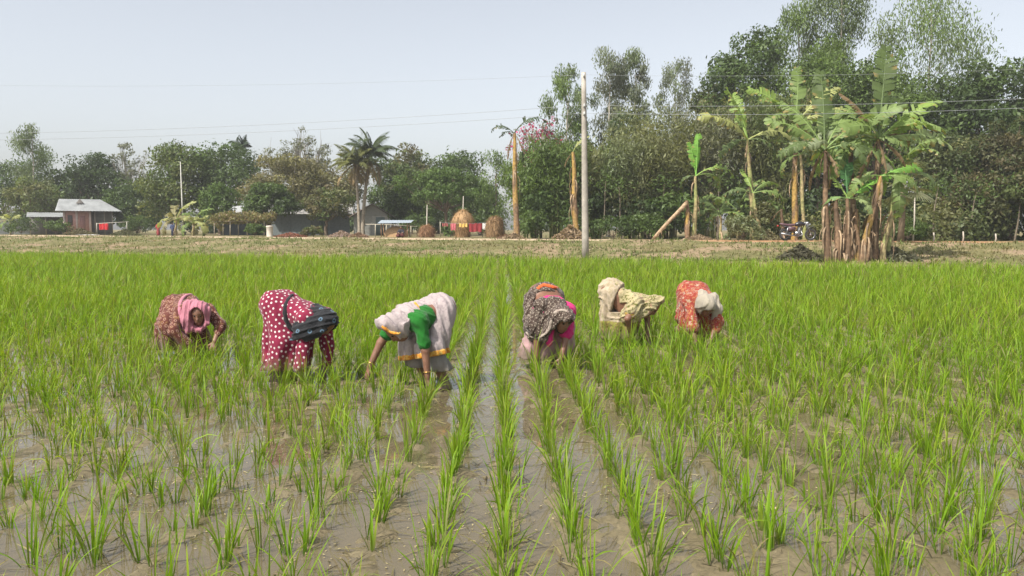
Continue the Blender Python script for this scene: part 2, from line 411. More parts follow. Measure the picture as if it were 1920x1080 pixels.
def build_ground():
    xs = np.concatenate([np.linspace(-400, -72, 12), np.arange(-70, 50, 0.7), np.linspace(52, 400, 12)])
    rows = []
    for t in np.concatenate([[-0.06, -0.02], np.linspace(0, 1, 34)]):
        rows.append((xs, y_edge(xs) + t * (y_road(xs) - y_edge(xs))))
    for d in (0.8, 1.6, 2.4, 3.2, 4, 5, 6.5, 8.5, 11, 15, 20, 28, 40, 60, 100, 160, 260):
        rows.append((xs, y_road(xs) + d))
    V = np.stack([np.stack([a, b, zg(a, b)], -1) for a, b in rows])
    r, c = V.shape[:2]
    i = np.arange(r - 1)[:, None] * c; j = np.arange(c - 1)[None]
    Q = np.stack([i + j, i + j + 1, i + c + j + 1, i + c + j], -1).reshape(-1, 4)
    tag(obj('ground', mesh('ground', V.reshape(-1, 3), Q, smooth=True), ground_mat()), 'dry grassy verge and village yard beyond the rice field', kind='structure')
    # dirt road: a low crowned strip on the embankment
    xs = np.arange(-118, 68, 0.8)
    offs = [0.05, 0.35, 1.0, 1.6, 2.3, 2.7, 2.95]; hs = [-0.03, 0.04, 0.06, 0.05, 0.06, 0.04, -0.03]
    V = []
    for o_, h_ in zip(offs, hs):
        y = y_road(xs) + o_ + 0.25 * fbm(xs, xs * 0 + o_, 0.4, 4)
        V.append(np.stack([xs, y, zg(xs, y) + h_ + 0.02 * fbm(xs, y, 1.2, 5)], -1))
    V = np.stack(V); r, c = V.shape[:2]
    i = np.arange(r - 1)[:, None] * c; j = np.arange(c - 1)[None]
    Q = np.stack([i + j, i + j + 1, i + c + j + 1, i + c + j], -1).reshape(-1, 4)
    tag(obj('road', mesh('road', V.reshape(-1, 3), Q, smooth=True), road_mat()), 'narrow dirt road running along the top of the embankment', kind='structure')
    # mud bed: fine near the women, coarse beyond
    mm = mud_mat()
    x = np.arange(-6.6, 6.6, 0.040); y = np.concatenate([np.arange(1.2, 7, 0.036), np.arange(7, 13, 0.08)])
    X, Y = np.meshgrid(x, y)
    Z = 0.030 * fbm(X, Y, 1.3, 1, 3) + 0.026 * fbm(X, Y, 5, 2, 3) + 0.030 * fbm(X, Y, 13, 4, 2) - 0.003
    # planted rows stand a little proud, lanes are trodden
    k = (X - 0.025 + 0.0135 * Y) / 0.31
    Z = Z + 0.010 * np.cos(2 * np.pi * k) - 0.004
    r_ = np.random.default_rng(3)
    for _ in range(330):                          # footprints
        cy = r_.uniform(2, 12); kk = r_.integers(-19, 19) + 0.5
        cx = row_x(kk, cy) + r_.normal(0, 0.05); a = r_.normal(0, 0.3)
        sel = (abs(X - cx) < 0.3) & (abs(Y - cy) < 0.3)
        dx = X[sel] - cx; dy = Y[sel] - cy
        q = np.hypot((dx * np.cos(a) - dy * np.sin(a)) / 0.055, (dx * np.sin(a) + dy * np.cos(a)) / 0.12)
        Z[sel] += -0.03 * np.exp(-q ** 3) + 0.016 * np.exp(-((q - 1.35) / 0.3) ** 2)
    edge = np.minimum.reduce([X + 6.6, 6.6 - X, 13 - Y]); Z = Z * sstep(0, 0.6, edge) - 0.02 * (1 - sstep(0, 0.6, edge))
    global MUDZ; MUDZ = (x, y, Z)
    r, c = Z.shape; i = np.arange(r - 1)[:, None] * c; j = np.arange(c - 1)[None]
    Q = np.stack([i + j, i + j + 1, i + c + j + 1, i + c + j], -1).reshape(-1, 4)
    tag(obj('mud', mesh('mud', np.stack([X, Y, Z], -1).reshape(-1, 3), Q, smooth=True), mm), 'wet trodden mud between the near rice rows', kind='structure')
    V = [[-70, -4, -0.06], [60, -4, -0.06], [60, 60, -0.06], [-70, 60, -0.06]]
    tag(obj('field_bed', mesh('field_bed', V, [[0, 1, 2, 3]]), mm), 'mud bed under the flooded rice field', kind='structure')
    V = [[-69, -3, -0.002], [59, -3, -0.002], [59, 59, -0.002], [-69, 59, -0.002]]
    tag(obj('water', mesh('water', V, [[0, 1, 2, 3]]), water_mat()), 'thin sheet of muddy water standing in the rice field', kind='structure')

# ------------------------------------------------------------------ blades (rice and grass)
def blades(base, az, L, th0, bend, w, K, col0, col1, twist=None):
    """curved tapering blades; base (n,3); returns V, Q, C"""
    n = len(base)
    t = np.linspace(0, 1, K + 1)
    th = th0[:, None] + bend[:, None] * t[None] ** 1.6
    seg = L[:, None] / K
    sx = np.concatenate([np.zeros((n, 1)), np.cumsum(np.sin((th[:, 1:] + th[:, :-1]) / 2) * seg, 1)], 1)
    sz = np.concatenate([np.zeros((n, 1)), np.cumsum(np.cos((th[:, 1:] + th[:, :-1]) / 2) * seg, 1)], 1)
    d = np.stack([np.cos(az), np.sin(az), 0 * az], 1); s = np.stack([-np.sin(az), np.cos(az), 0 * az], 1)
    P = base[:, None] + sx[..., None] * d[:, None] + sz[..., None] * np.array([0, 0, 1.0])
    prof = np.interp(t, [0, 0.12, 0.35, 0.65, 0.88, 1], [0.55, 0.8, 1.0, 0.85, 0.42, 0.04])
    ww = 0.5 * w[:, None] * prof[None]
    nrm = -np.cos(th)[..., None] * d[:, None] + np.sin(th)[..., None] * np.array([0, 0, 1.0])
    tw = (twist if twist is not None else np.zeros(n))[:, None] * t[None]
    S = np.cos(tw)[..., None] * s[:, None] + np.sin(tw)[..., None] * nrm
    A = P - S * ww[..., None]; B = P + S * ww[..., None]
    V = np.stack([A, B], 2).reshape(-1, 3)
    i = (np.arange(n) * (K + 1) * 2)[:, None]; j = (np.arange(K) * 2)[None]
    Q = np.stack([i + j, i + j + 1, i + j + 3, i + j + 2], -1).reshape(-1, 4)
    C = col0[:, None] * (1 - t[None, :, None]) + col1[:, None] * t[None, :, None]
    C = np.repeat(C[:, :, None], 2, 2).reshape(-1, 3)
    return V, Q, C

def rice_blades(hx, hy, hz, nb, K, wmul, hmul, r, dense):
    """hills at hx, hy; nb blades each"""
    n = len(hx)
    idx = np.repeat(np.arange(n), nb)
    m = len(idx)
    vig = np.clip(r.normal(1.0, 0.18, n), 0.55, 1.4) * hmul
    az = r.uniform(0, 2 * np.pi, m)
    rr = r.uniform(0.004, 0.028, m)
    base = np.stack([hx[idx] + rr * np.cos(az), hy[idx] + rr * np.sin(az), hz[idx] - 0.01], 1)
    L = r.uniform(0.20, 0.50, m) * vig[idx]
    th0 = np.abs(r.normal(0.14, 0.15, m)) + 0.03
    bend = np.clip(r.gamma(1.8, 0.34, m), 0.05, 2.3)
    w = r.uniform(0.0045, 0.0100, m) * wmul
    az = az + r.normal(0, 0.35, m)
    tone = vnoise(hx, hy, 0.6, 6)[idx]; yel = (r.random(m) ** 2)
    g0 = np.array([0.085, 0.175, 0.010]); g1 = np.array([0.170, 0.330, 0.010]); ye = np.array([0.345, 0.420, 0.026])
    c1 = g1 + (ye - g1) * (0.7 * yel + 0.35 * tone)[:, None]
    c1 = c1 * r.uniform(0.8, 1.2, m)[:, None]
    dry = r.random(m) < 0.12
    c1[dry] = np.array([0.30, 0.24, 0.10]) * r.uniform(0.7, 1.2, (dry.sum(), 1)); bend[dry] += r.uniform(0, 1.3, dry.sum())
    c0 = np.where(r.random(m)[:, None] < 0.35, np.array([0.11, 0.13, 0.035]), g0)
    return blades(base, az, L, th0, bend, w, K, c0, c1, r.normal(0, 0.9, m))

def mud_z(x, y):
    xs, ys, Z = MUDZ
    i = np.clip(np.searchsorted(ys, y), 0, len(ys) - 1); j = np.clip(np.searchsorted(xs, x), 0, len(xs) - 1)
    inside = (x > xs[0]) & (x < xs[-1]) & (y < ys[-1])
    return np.where(inside, Z[i, j], -0.02)

def build_rice():
    r = np.random.default_rng(21)
    # hill positions: transplanted rows running away from the camera
    HX, HY = [], []
    for k in range(-110, 85):
        y = 1.35 + r.uniform(0, 0.1)
        ys = []
        while y < 48:
            if y < 9: st = 0.092 if abs(k) <= 1 else (0.072 if k > 1 else 0.086)
            elif y < 18: st = 0.105
            else: st = 0.28
            y += st * r.uniform(0.6, 1.4); ys.append(y)
        ys = np.array(ys); x = row_x(k, ys)
        j = 0.022 + (0.10 if k > 0 else 0.085) * min(1, max(0, abs(k) - 2) / 4)
        x = x + r.normal(0, j, len(ys)) + 0.10 * min(1, abs(k) / 6) * fbm(x, ys, 0.5, k % 5)
        ys = ys + r.normal(0, 0.03, len(ys))
        HX.append(x); HY.append(ys)
    hx = np.concatenate(HX); hy = np.concatenate(HY)
    ok = (np.abs(hx) < 0.68 * hy + 1.4) & (hy < y_edge(hx) - 0.1)
    # gaps where seedlings failed, more on the near left
    gap = r.random(len(hx)) < np.where(hy < 6.5, np.where(hx < -0.6, 0.26, 0.10), 0.04) * (np.abs(hx + 0.0135 * hy) > 0.45)
    ok &= ~gap
    for (fx, fy, fr) in FEET: ok &= np.hypot(hx - fx, hy - fy) > fr
    hx, hy = hx[ok], hy[ok]; hz = mud_z(hx, hy)
    order = np.argsort(hy + 0.15 * np.abs(hx)); hx, hy, hz = hx[order], hy[order], hz[order]
    # the 300 largest in view: one object each
    vis = (np.abs(hx) < 0.655 * (hy + 0.05)) & (hy > 2.75)
    idx = np.where(vis)[0][:300]
    rest = np.ones(len(hx), bool); rest[idx] = False
    var = []
    for q in range(22):
        nb = int(r.integers(5, 13))
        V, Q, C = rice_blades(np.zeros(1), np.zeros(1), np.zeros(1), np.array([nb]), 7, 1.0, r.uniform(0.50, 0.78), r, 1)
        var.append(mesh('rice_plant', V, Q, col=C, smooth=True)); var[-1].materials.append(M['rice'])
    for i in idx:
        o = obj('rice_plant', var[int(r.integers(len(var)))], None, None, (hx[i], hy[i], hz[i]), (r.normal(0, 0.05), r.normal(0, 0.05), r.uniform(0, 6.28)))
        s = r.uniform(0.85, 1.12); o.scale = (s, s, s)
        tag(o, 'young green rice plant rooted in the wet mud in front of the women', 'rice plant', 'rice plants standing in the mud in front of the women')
    hx, hy, hz = hx[rest], hy[rest], hz[rest]
    Vs, Qs, Cs, n = [], [], [], 0
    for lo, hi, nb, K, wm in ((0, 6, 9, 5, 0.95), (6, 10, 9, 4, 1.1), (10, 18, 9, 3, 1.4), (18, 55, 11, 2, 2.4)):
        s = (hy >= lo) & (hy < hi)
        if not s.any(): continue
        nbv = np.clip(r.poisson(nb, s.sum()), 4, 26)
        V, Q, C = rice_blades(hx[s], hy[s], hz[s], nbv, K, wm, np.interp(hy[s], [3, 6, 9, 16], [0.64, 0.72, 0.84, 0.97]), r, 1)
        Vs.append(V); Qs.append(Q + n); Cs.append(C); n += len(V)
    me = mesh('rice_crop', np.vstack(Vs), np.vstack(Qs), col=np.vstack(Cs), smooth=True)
    print('rice quads', len(me.polygons))
    tag(obj('rice_crop', me, M['rice']), 'dense green rice crop filling the flooded field', 'rice', kind='stuff')
    # husks and straw scraps floating on the mud
    m = 26000
    x = r.uniform(-6, 6, m); y = 1.8 + 9 * r.random(m) ** 1.5
    keep = (vnoise(x, y, 2.2, 3) + 0.3 * r.random(m) > 0.62) & (np.abs(x) < 0.7 * y + 0.4)
    x, y = x[keep], y[keep]; m = len(x)
    z = np.maximum(mud_z(x, y), 0.0) + 0.004
    a = r.uniform(0, 6.28, m); l = r.uniform(0.005, 0.014, m); l[r.random(m) < 0.08] *= 4; w = r.uniform(0.003, 0.006, m)
    d = np.stack([np.cos(a), np.sin(a), r.normal(0, 0.15, m)], 1) * l[:, None]; s = np.stack([-np.sin(a), np.cos(a), 0 * a], 1) * w[:, None]
    c = np.stack([x, y, z], 1)
    V = np.stack([c - d, c + s, c + d, c - s], 1).reshape(-1, 3)
    Q = np.arange(4 * m).reshape(-1, 4)
    C = np.array([0.44, 0.37, 0.20]) * r.uniform(0.45, 1.2, (m, 1)); C[r.random(m) < 0.3] *= 0.35; C = np.repeat(C, 4, 0)
    tag(obj('straw_scraps', mesh('straw_scraps', V, Q, col=C), M['drygrass']), 'pale husks and straw scraps scattered on the wet mud', 'straw', kind='stuff')

def build_verge_grass():
    r = np.random.default_rng(31)
    m = 20000
    x = r.uniform(-48, 27, m); t = r.uniform(-0.01, 0.93, m)
    y = y_edge(x) + t * (y_road(x) - y_edge(x))
    ok = (np.abs(x) < 0.68 * y) & (vnoise(x, y, 0.55, 2) + 0.5 * r.random(m) > 0.52)
    x, y = x[ok], y[ok]
    nb = 3; idx = np.repeat(np.arange(len(x)), nb); m = len(idx)
    base = np.stack([x[idx] + r.normal(0, 0.08, m), y[idx] + r.normal(0, 0.08, m), zg(x[idx], y[idx]) - 0.02], 1)
    tone = vnoise(x, y, 0.35, 5)[idx] + r.normal(0, 0.12, m)
    c = np.array([0.115, 0.155, 0.042])[None] + np.clip((tone - 0.42) * 2.2, 0, 1)[:, None] * (np.array([0.26, 0.215, 0.115]) - np.array([0.115, 0.155, 0.042]))[None]
    c = c * r.uniform(0.85, 1.12, (m, 1))
    V, Q, C = blades(base, r.uniform(0, 6.28, m), r.uniform(0.06, 0.24, m), np.abs(r.normal(0.8, 0.4, m)), r.uniform(0, 1.2, m), r.uniform(0.02, 0.055, m), 2, c * 0.9, c)
    tag(obj('dry_grass', mesh('dry_grass', V, Q, col=C), M['drygrass']), 'dry olive grass tufts on the embankment slope', 'grass', kind='stuff')
    # leaf litter and clods of earth on the slope
    m = 2600
    x = r.uniform(-46, 26, m); y = y_edge(x) + r.uniform(0.0, 1.25, m) * (y_road(x) - y_edge(x))
    a = r.uniform(0, 6.28, m); l = r.uniform(0.04, 0.13, m)
    d = np.stack([np.cos(a), np.sin(a), r.normal(0, 0.3, m)], 1) * l[:, None]; s = np.stack([-np.sin(a), np.cos(a), r.normal(0, 0.3, m)], 1) * l[:, None] * 0.45
    c = np.stack([x, y, zg(x, y) + 0.05], 1)
    V = np.stack([c - d, c + s, c + d, c - s], 1).reshape(-1, 3)
    C = np.repeat(np.array([0.30, 0.24, 0.16]) * r.uniform(0.4, 1.3, (m, 1)), 4, 0)
    tag(obj('leaf_litter', mesh('leaf_litter', V, np.arange(4 * m).reshape(-1, 4), col=C), M['drygrass']), 'fallen dry leaves littering the slope and road edge', 'leaf litter', kind='stuff')

def build_roots():
    """dead leaves and root strands lying flat in the wet mud"""
    r = np.random.default_rng(8); m = 5200
    x = r.uniform(-6, 6, m); y = 1.9 + 9 * r.random(m) ** 1.4; k = np.abs(x) < 0.7 * y + 0.4; x, y = x[k], y[k]; m = len(x)
    base = np.stack([x, y, np.maximum(mud_z(x, y), 0) + 0.006], 1)
    c = np.where(r.random(m)[:, None] < 0.5, np.array([0.075, 0.060, 0.035]), np.array([0.25, 0.22, 0.10])) * r.uniform(0.6, 1.3, (m, 1))
    V, Q, C = blades(base, r.uniform(0, 6.28, m), r.uniform(0.04, 0.20, m), r.uniform(1.40, 1.56, m), r.uniform(-0.05, 0.25, m), r.uniform(0.003, 0.008, m), 4, c, c, r.normal(0, 1.0, m))
    V[:, 2] = np.maximum(V[:, 2], np.maximum(mud_z(V[:, 0], V[:, 1]), 0.0) + 0.002)
    tag(obj('dead_leaves', mesh('dead_leaves', V, Q, col=C), M['drygrass']), 'dead leaves and root strands lying in the wet mud', 'dead leaves', kind='stuff')

# ------------------------------------------------------------------ trees
def leaf_quads(c, ax, nrm, l, w, col):
    ax = ax / (np.linalg.norm(ax, axis=1)[:, None] + 1e-9)
    b = np.cross(nrm, ax); b /= np.linalg.norm(b, axis=1)[:, None] + 1e-9
    n2 = np.cross(ax, b)
    d = ax * (l / 2)[:, None]; s = b * (w / 2)[:, None]
    V = np.stack([c - d, c + s + n2 * (w * 0.15)[:, None], c + d, c - s + n2 * (w * 0.15)[:, None]], 1).reshape(-1, 3)
    return V, np.arange(len(V)).reshape(-1, 4), np.repeat(col, 4, 0)

GREENS = {
    'dark': (0.050, 0.080, 0.026), 'mid': (0.085, 0.130, 0.034), 'yellow': (0.120, 0.135, 0.042),
    'pale': (0.160, 0.200, 0.105), 'olive': (0.165, 0.165, 0.068), 'brown': (0.135, 0.112, 0.055), 'light': (0.140, 0.205, 0.055),
    'grey': (0.150, 0.160, 0.115), 'bright': (0.085, 0.140, 0.035),
}

def make_tree(name, label, u, Y, top, wpx, tone, style='broad', base_frac=0.22, n=7000, seed=0, leaf=0.26, trunk_r=0.16, trunk_col=(0.16, 0.12, 0.085), group=None, cat='tree', tone2=None, lean=0.0, flowers=None):
    r = np.random.default_rng(seed + 1000)
    x = x_at(u, Y); z0 = float(zg(x, Y)); zt = pix(u, top, Y)[2]; Hh = zt - z0
    rx = wpx / F * Y / 2
    root = thing(name, label, cat, (x, Y, z0), group=group)
    g = np.array(GREENS[tone]); g2 = np.array(GREENS[tone2 or tone])
    if style == 'broad' and cat == 'tree': n = int(n * 1.2); leaf *= 1.12
    zb = Hh * base_frac
    if style == 'euca': n = int(n * 1.35); leaf *= 0.82
    if style == 'broad' or style == 'wispy':
        nc = int(70 if style == 'broad' else 60)
        zc = (Hh + zb) / 2; rz = (Hh - zb) / 2
        d = r.normal(size=(nc * 3, 3)); d /= np.linalg.norm(d, axis=1)[:, None]
        d = d[d[:, 2] > -0.75][:nc]; nc = len(d)
        az = np.arctan2(d[:, 1], d[:, 0])
        lump = 1 + 0.22 * np.sin(2 * az + seed) * np.cos(1.5 * d[:, 2] * 3 + seed * 2) + r.normal(0, 0.08, nc)
        q = r.uniform(0.5, 0.92, nc) * lump
        cc = d * q[:, None] * np.array([rx, rx * 0.9, rz]) + np.array([0, 0, zc])
        cr = (r.uniform(0.20, 0.34, nc) if style == 'broad' else r.uniform(0.10, 0.2, nc)) * min(rx, rz)
        cr = np.minimum(cr, np.maximum(0.25, Hh - cc[:, 2]))
        wt = cr ** 2; k = r.choice(nc, n, p=wt / wt.sum())
        dd = r.normal(size=(n, 3)); dd /= np.linalg.norm(dd, axis=1)[:, None]
        rad = cr[k] * np.where(r.random(n) < 0.75, r.uniform(0.7, 1.08, n), r.uniform(0.2, 1.45, n))
        pos = cc[k] + dd * rad[:, None] * np.array([1.15, 1.15, 0.8])
        nrm = dd * 0.7 + r.normal(size=(n, 3)) * 0.55 + np.array([0, 0, 0.45])
        ax = np.cross(nrm, r.normal(size=(n, 3))) + np.array([0, 0, -0.35])
        ctone = r.uniform(0, 1, nc)[k]
        col = (g[None] + (g2 - g)[None] * ctone[:, None]) * (r.uniform(0.72, 1.3, nc)[k] * r.uniform(0.75, 1.3, n))[:, None]
        l = leaf * r.uniform(0.7, 1.25, nc)[k] * r.uniform(0.45, 1.35, n); w = l * r.uniform(0.35, 0.62, n)
        tips = cc
        fork = zb + 0.15 * (Hh - zb)
    elif style == 'euca':
        # tall crown of separate drooping sprays on ascending limbs
        nb = 26; cc = []; cr = []
        for i in range(nb):
            f = (i + r.random()) / nb
            z = zb + (Hh - zb) * (0.02 + 0.93 * f)
            env = np.interp(f, [0, 0.25, 0.6, 0.85, 1], [0.5, 0.85, 1.0, 0.7, 0.25])
            a = r.uniform(0, 6.28); q = r.uniform(0.3, 0.95) * env * rx
            cc.append([np.cos(a) * q, np.sin(a) * q, z]); cr.append(r.uniform(0.28, 0.46) * rx)
        cc = np.array(cc); cr = np.array(cr); nc = nb
        k = r.choice(nc, n, p=cr ** 2 / (cr ** 2).sum())
        dd = r.normal(size=(n, 3)); dd /= np.linalg.norm(dd, axis=1)[:, None]
        pos = cc[k] + dd * (cr[k] * r.uniform(0.25, 1.1, n))[:, None] * np.array([0.9, 0.9, 1.25])
        pos[:, 2] -= np.abs(r.normal(0, 0.15, n)) * rx
        pos[:, 2] = np.minimum(pos[:, 2], Hh)
        ax = r.normal(size=(n, 3)) * 0.4 + np.array([0, 0, -1.0]); nrm = r.normal(size=(n, 3)) + dd * 0.4
        ctone = r.uniform(0, 1, nc)[k]
        col = (g[None] + (g2 - g)[None] * ctone[:, None]) * (r.uniform(0.75, 1.25, nc)[k] * r.uniform(0.75, 1.3, n))[:, None]
        l = leaf * r.uniform(0.7, 1.4, n); w = l * r.uniform(0.22, 0.36, n)
        tips = cc; fork = zb * 0.8
    elif style == 'bamboo':
        nculm = 34; tips = None; mb = MB(); P = []
        for i in range(nculm):
            a = r.uniform(0, 6.28); b0 = np.array([np.cos(a), np.sin(a), 0]) * r.uniform(0.05, 0.35) * rx
            hh = Hh * r.uniform(0.6, 0.98); out = r.uniform(0.25, 0.95) * rx
            t = np.linspace(0, 1, 9)
            a2 = a + r.normal(0, 0.5)
            z = hh * (1.18 * t - 0.18 * t ** 2) / 1.0 * np.where(t > 0.8, 1 - 0.15 * (t - 0.8) * 5, 1)
            pts = np.stack([b0[0] + np.cos(a2) * out * t ** 2.2, b0[1] + np.sin(a2) * out * t ** 2.2, z], 1)
            mb.tube(pts, np.linspace(0.045, 0.012, 9), 5, np.array([0.16, 0.17, 0.06]) * r.uniform(0.7, 1.4), cap=False)
            m = n // nculm; tt = r.uniform(0.15, 1.0, m) ** 0.8
            pp = np.stack([np.interp(tt, t, pts[:, q]) for q in range(3)], 1)
            P.append(pp + r.normal(0, 0.30 + 0.02 * Hh, (m, 3)) * np.array([1, 1, 0.7]))
        mb.build('culms', M['bark'], root)
        pos = np.vstack(P); n = len(pos); pos[:, 2] = np.clip(pos[:, 2], 0.1, Hh)
        ax = r.normal(size=(n, 3)) * 0.8 + np.array([0, 0, -0.8]); nrm = r.normal(size=(n, 3)) + np.array([0, 0, 0.6])
        ctone = vnoise(pos[:, 0] + 50, pos[:, 2] + 20, 0.8, seed % 8)
        col = (g[None] + (g2 - g)[None] * ctone[:, None]) * r.uniform(0.6, 1.45, n)[:, None]
        l = leaf * r.uniform(0.7, 1.4, n); w = l * r.uniform(0.2, 0.34, n)
    if style != 'bamboo':
        zq = np.quantile(pos[:, 2], 0.992); k_ = np.clip((pos[:, 2] - zb) / max(zq - zb, 0.1), 0, 1.06)
        pos[:, 2] += k_ * (Hh - zq); tips[:, 2] += np.clip((tips[:, 2] - zb) / max(zq - zb, 0.1), 0, 1) * (Hh - zq)
        xq = np.quantile(np.abs(pos[:, 0]), 0.975); fx = np.clip(rx / max(xq, 0.1), 0.8, 1.5); pos[:, :2] *= fx; tips[:, :2] *= fx
    else:
        pos[:, 2] *= Hh / max(np.quantile(pos[:, 2], 0.995), 0.1)
    if lean: pos[:, 0] += lean * (pos[:, 2] / Hh) ** 1.5
    V, Q, C = leaf_quads(pos, ax, nrm, l, w, col)
    crown = obj('foliage' if style == 'bamboo' else 'crown', mesh('crown', V, Q, col=C), M['foliage'], root)
    if style != 'bamboo':
        mb = MB()
        top_z = fork if style != 'euca' else Hh * 0.93
        t = np.linspace(0, 1, 8)
        wob = r.normal(0, 0.06, (8, 2)) * min(1.0, Hh / 8); wob[0] = 0
        pts = np.stack([wob[:, 0] + lean * (t * top_z / Hh) ** 1.5, wob[:, 1], t * (top_z + 0.3)], 1)
        mb.tube(pts, trunk_r * np.interp(t, [0, 0.08, 1], [1.35, 1.0, 0.62 if style != 'euca' else 0.15]), 9, trunk_col, cap=False)
        trunk = mb.build('trunk', M['bark'], root, smooth=True)
        lb = MB()
        sel = r.permutation(len(tips))[: (16 if style != 'wispy' else 40)]
        for s in sel:
            e = tips[s].copy(); e[0] += lean * (e[2] / Hh) ** 1.5
            f0 = r.uniform(0.75, 1.0) * top_z if style != 'euca' else max(0.3 * Hh, e[2] - 0.5 * abs(e[0]) - 0.12 * Hh)
            st = np.array([np.interp(f0, pts[:, 2], pts[:, 0]), np.interp(f0, pts[:, 2], pts[:, 1]), min(f0, pts[-1, 2])])
            mid = st * 0.5 + e * 0.5 + np.array([(e[0] - st[0]) * 0.15, (e[1] - st[1]) * 0.15, -0.06 * np.linalg.norm(e - st)]) + r.normal(0, 0.12, 3)
            q = np.linspace(0, 1, 6)[:, None]
            pl = (1 - q) ** 2 * st + 2 * q * (1 - q) * mid + q ** 2 * e
            lb.tube(pl, trunk_r * np.linspace(0.42, 0.08, 6) * (0.45 if style == 'euca' else 1), 5, trunk_col, cap=False)
            if style == 'wispy':
                for _ in range(5):
                    e2 = e + r.normal(0, 0.12 * rx, 3) + np.array([0, 0, 0.05 * rx]); e2[2] = min(e2[2], Hh)
                    lb.tube(np.stack([pl[3], (pl[4] + e2) / 2 + r.normal(0, 0.05, 3), e2]), trunk_r * np.array([0.16, 0.1, 0.04]), 4, trunk_col, cap=False)
        lb.build('limbs', M['bark'], trunk, smooth=True)
    if flowers is not None:
        m = 900; k = r.choice(len(tips), m); dd = r.normal(size=(m, 3)); dd /= np.linalg.norm(dd, axis=1)[:, None]
        fp = tips[k] + dd * (cr[k] * 1.1)[:, None]
        V, Q, C = leaf_quads(fp, r.normal(size=(m, 3)), dd, np.full(m, 0.19), np.full(m, 0.14), np.array(flowers)[None] * r.uniform(0.7, 1.2, (m, 1)))
        obj('blossom', mesh('blossom', V, Q, col=C), M['foliage'], root)
    return root

def wood_mass(name, label, x0, x1, y0, y1, h0, h1, n, tone, tone2, leaf, seed):
    """a far wood that reads as one mass: many crowns merged"""
    r = np.random.default_rng(seed)
    nc = n // 260
    cx = r.uniform(x0, x1, nc); cy = r.uniform(y0, y1, nc); hh = h0 + (h1 - h0) * (0.5 + fbm(cx, cy, 0.12, 2) * 1.4) ; cz = r.uniform(0.08, 1.0, nc) ** 0.8 * np.clip(hh, 1.5, 30)
    cr = r.uniform(0.5, 1.1, nc)
    k = np.repeat(np.arange(nc), 260); m = len(k)
    dd = r.normal(size=(m, 3)); dd /= np.linalg.norm(dd, axis=1)[:, None]
    pos = np.stack([cx, cy, cz + 0.8], 1)[k] + dd * (cr[k] * r.uniform(0.6, 1.15, m))[:, None]
    pos[:, 2] = np.maximum(pos[:, 2], 0.8)
    nrm = dd + r.normal(size=(m, 3)) * 0.6 + np.array([0, 0, 0.4]); ax = np.cross(nrm, r.normal(size=(m, 3)))
    a, b = np.array(GREENS[tone]), np.array(GREENS[tone2])
    col = (a + (b - a) * r.random(nc)[k][:, None]) * (r.uniform(0.7, 1.3, nc)[k] * r.uniform(0.75, 1.25, m))[:, None]
    l = leaf * r.uniform(0.7, 1.3, m)
    V, Q, C = leaf_quads(pos, ax, nrm, l, l * 0.5, col)
    tag(obj(name, mesh(name, V, Q, col=C), M['foliage']), label, 'wood', kind='stuff')

def frond(r, L, droop, e0, col, npair=30, wl=0.75, fan=False):
    """pinnate palm frond along +x, arching down; returns a filled MB"""
    mb = MB(); t = np.linspace(0, 1, 12)
    th = e0 - droop * t ** 1.3
    x = np.concatenate([[0], np.cumsum(np.cos(th[1:]) * L / 11)]); z = np.concatenate([[0], np.cumsum(np.sin(th[1:]) * L / 11)])
    pts = np.stack([x, 0 * x, z], 1)
    mb.tube(pts, np.linspace(0.035, 0.006, 12), 4, np.array(col) * 1.5, cap=False)
    s = np.repeat(np.linspace(0.12, 1, npair), 2); m = len(s); side = np.tile([1, -1], npair)
    b = np.stack([np.interp(s, t, pts[:, q]) for q in range(3)], 1)
    ll = wl * np.sin(np.pi * np.clip(s * 0.85 + 0.12, 0, 1)) * r.uniform(0.85, 1.1, m)
    sweep = 0.55 + 0.5 * s
    d = np.stack([np.cos(1.2 - sweep * 0.5) + 0 * s, side * np.sin(1.2 - sweep * 0.5), -0.55 - 0.3 * r.random(m)], 1)
    d /= np.linalg.norm(d, axis=1)[:, None]
    V, Q, C = leaf_quads(b + d * (ll / 2)[:, None], d, np.tile([0, 0, 1.0], (m, 1)) + d * 0.2, ll, np.full(m, 0.10), np.array(col)[None] * r.uniform(0.7, 1.3, (m, 1)))
    mb.add(V, Q, None, C); return mb

def make_palm(name, label, ub, ut, Y, base_v, crown_v, L, seed, tone, nfr=22, dead=4, tr=0.13, group=None):
    r = np.random.default_rng(seed)
    xb = x_at(ub, Y); z0 = float(zg(xb, Y)); top = pix(ut, crown_v, Y)
    root = thing(name, label, 'palm', (xb, Y, z0), group=group)
    e = np.array([top[0] - xb, 0, top[2] - z0])
    t = np.linspace(0, 1, 12)[:, None]
    pts = np.hstack([e[0] * t ** 1.6, 0 * t, e[2] * t])
    mb = MB(); mb.tube(pts, tr * np.interp(t[:, 0], [0, 0.06, 1], [1.7, 1.1, 0.8]), 9, (0.27, 0.23, 0.18), cap=False)
    mb.build('trunk', M['bark'], root, smooth=True)
    for i in range(nfr):
        f = i / nfr; dd = i >= nfr - dead
        e0 = 1.45 - 1.5 * f + r.normal(0, 0.08) if not dd else -0.5 - r.random() * 0.5
        col = tuple(np.array(tone) * r.uniform(0.8, 1.25)) if not dd else (0.30, 0.23, 0.14)
        fm = frond(r, L * r.uniform(0.85, 1.1), 1.1 + 0.5 * f + r.normal(0, 0.1) if not dd else 0.7, e0, col)
        o = fm.build('frond', M['foliage'], root); o.location = tuple(e); o.rotation_euler = (0, 0, i * 2.4 + r.normal(0, 0.2))
    return root

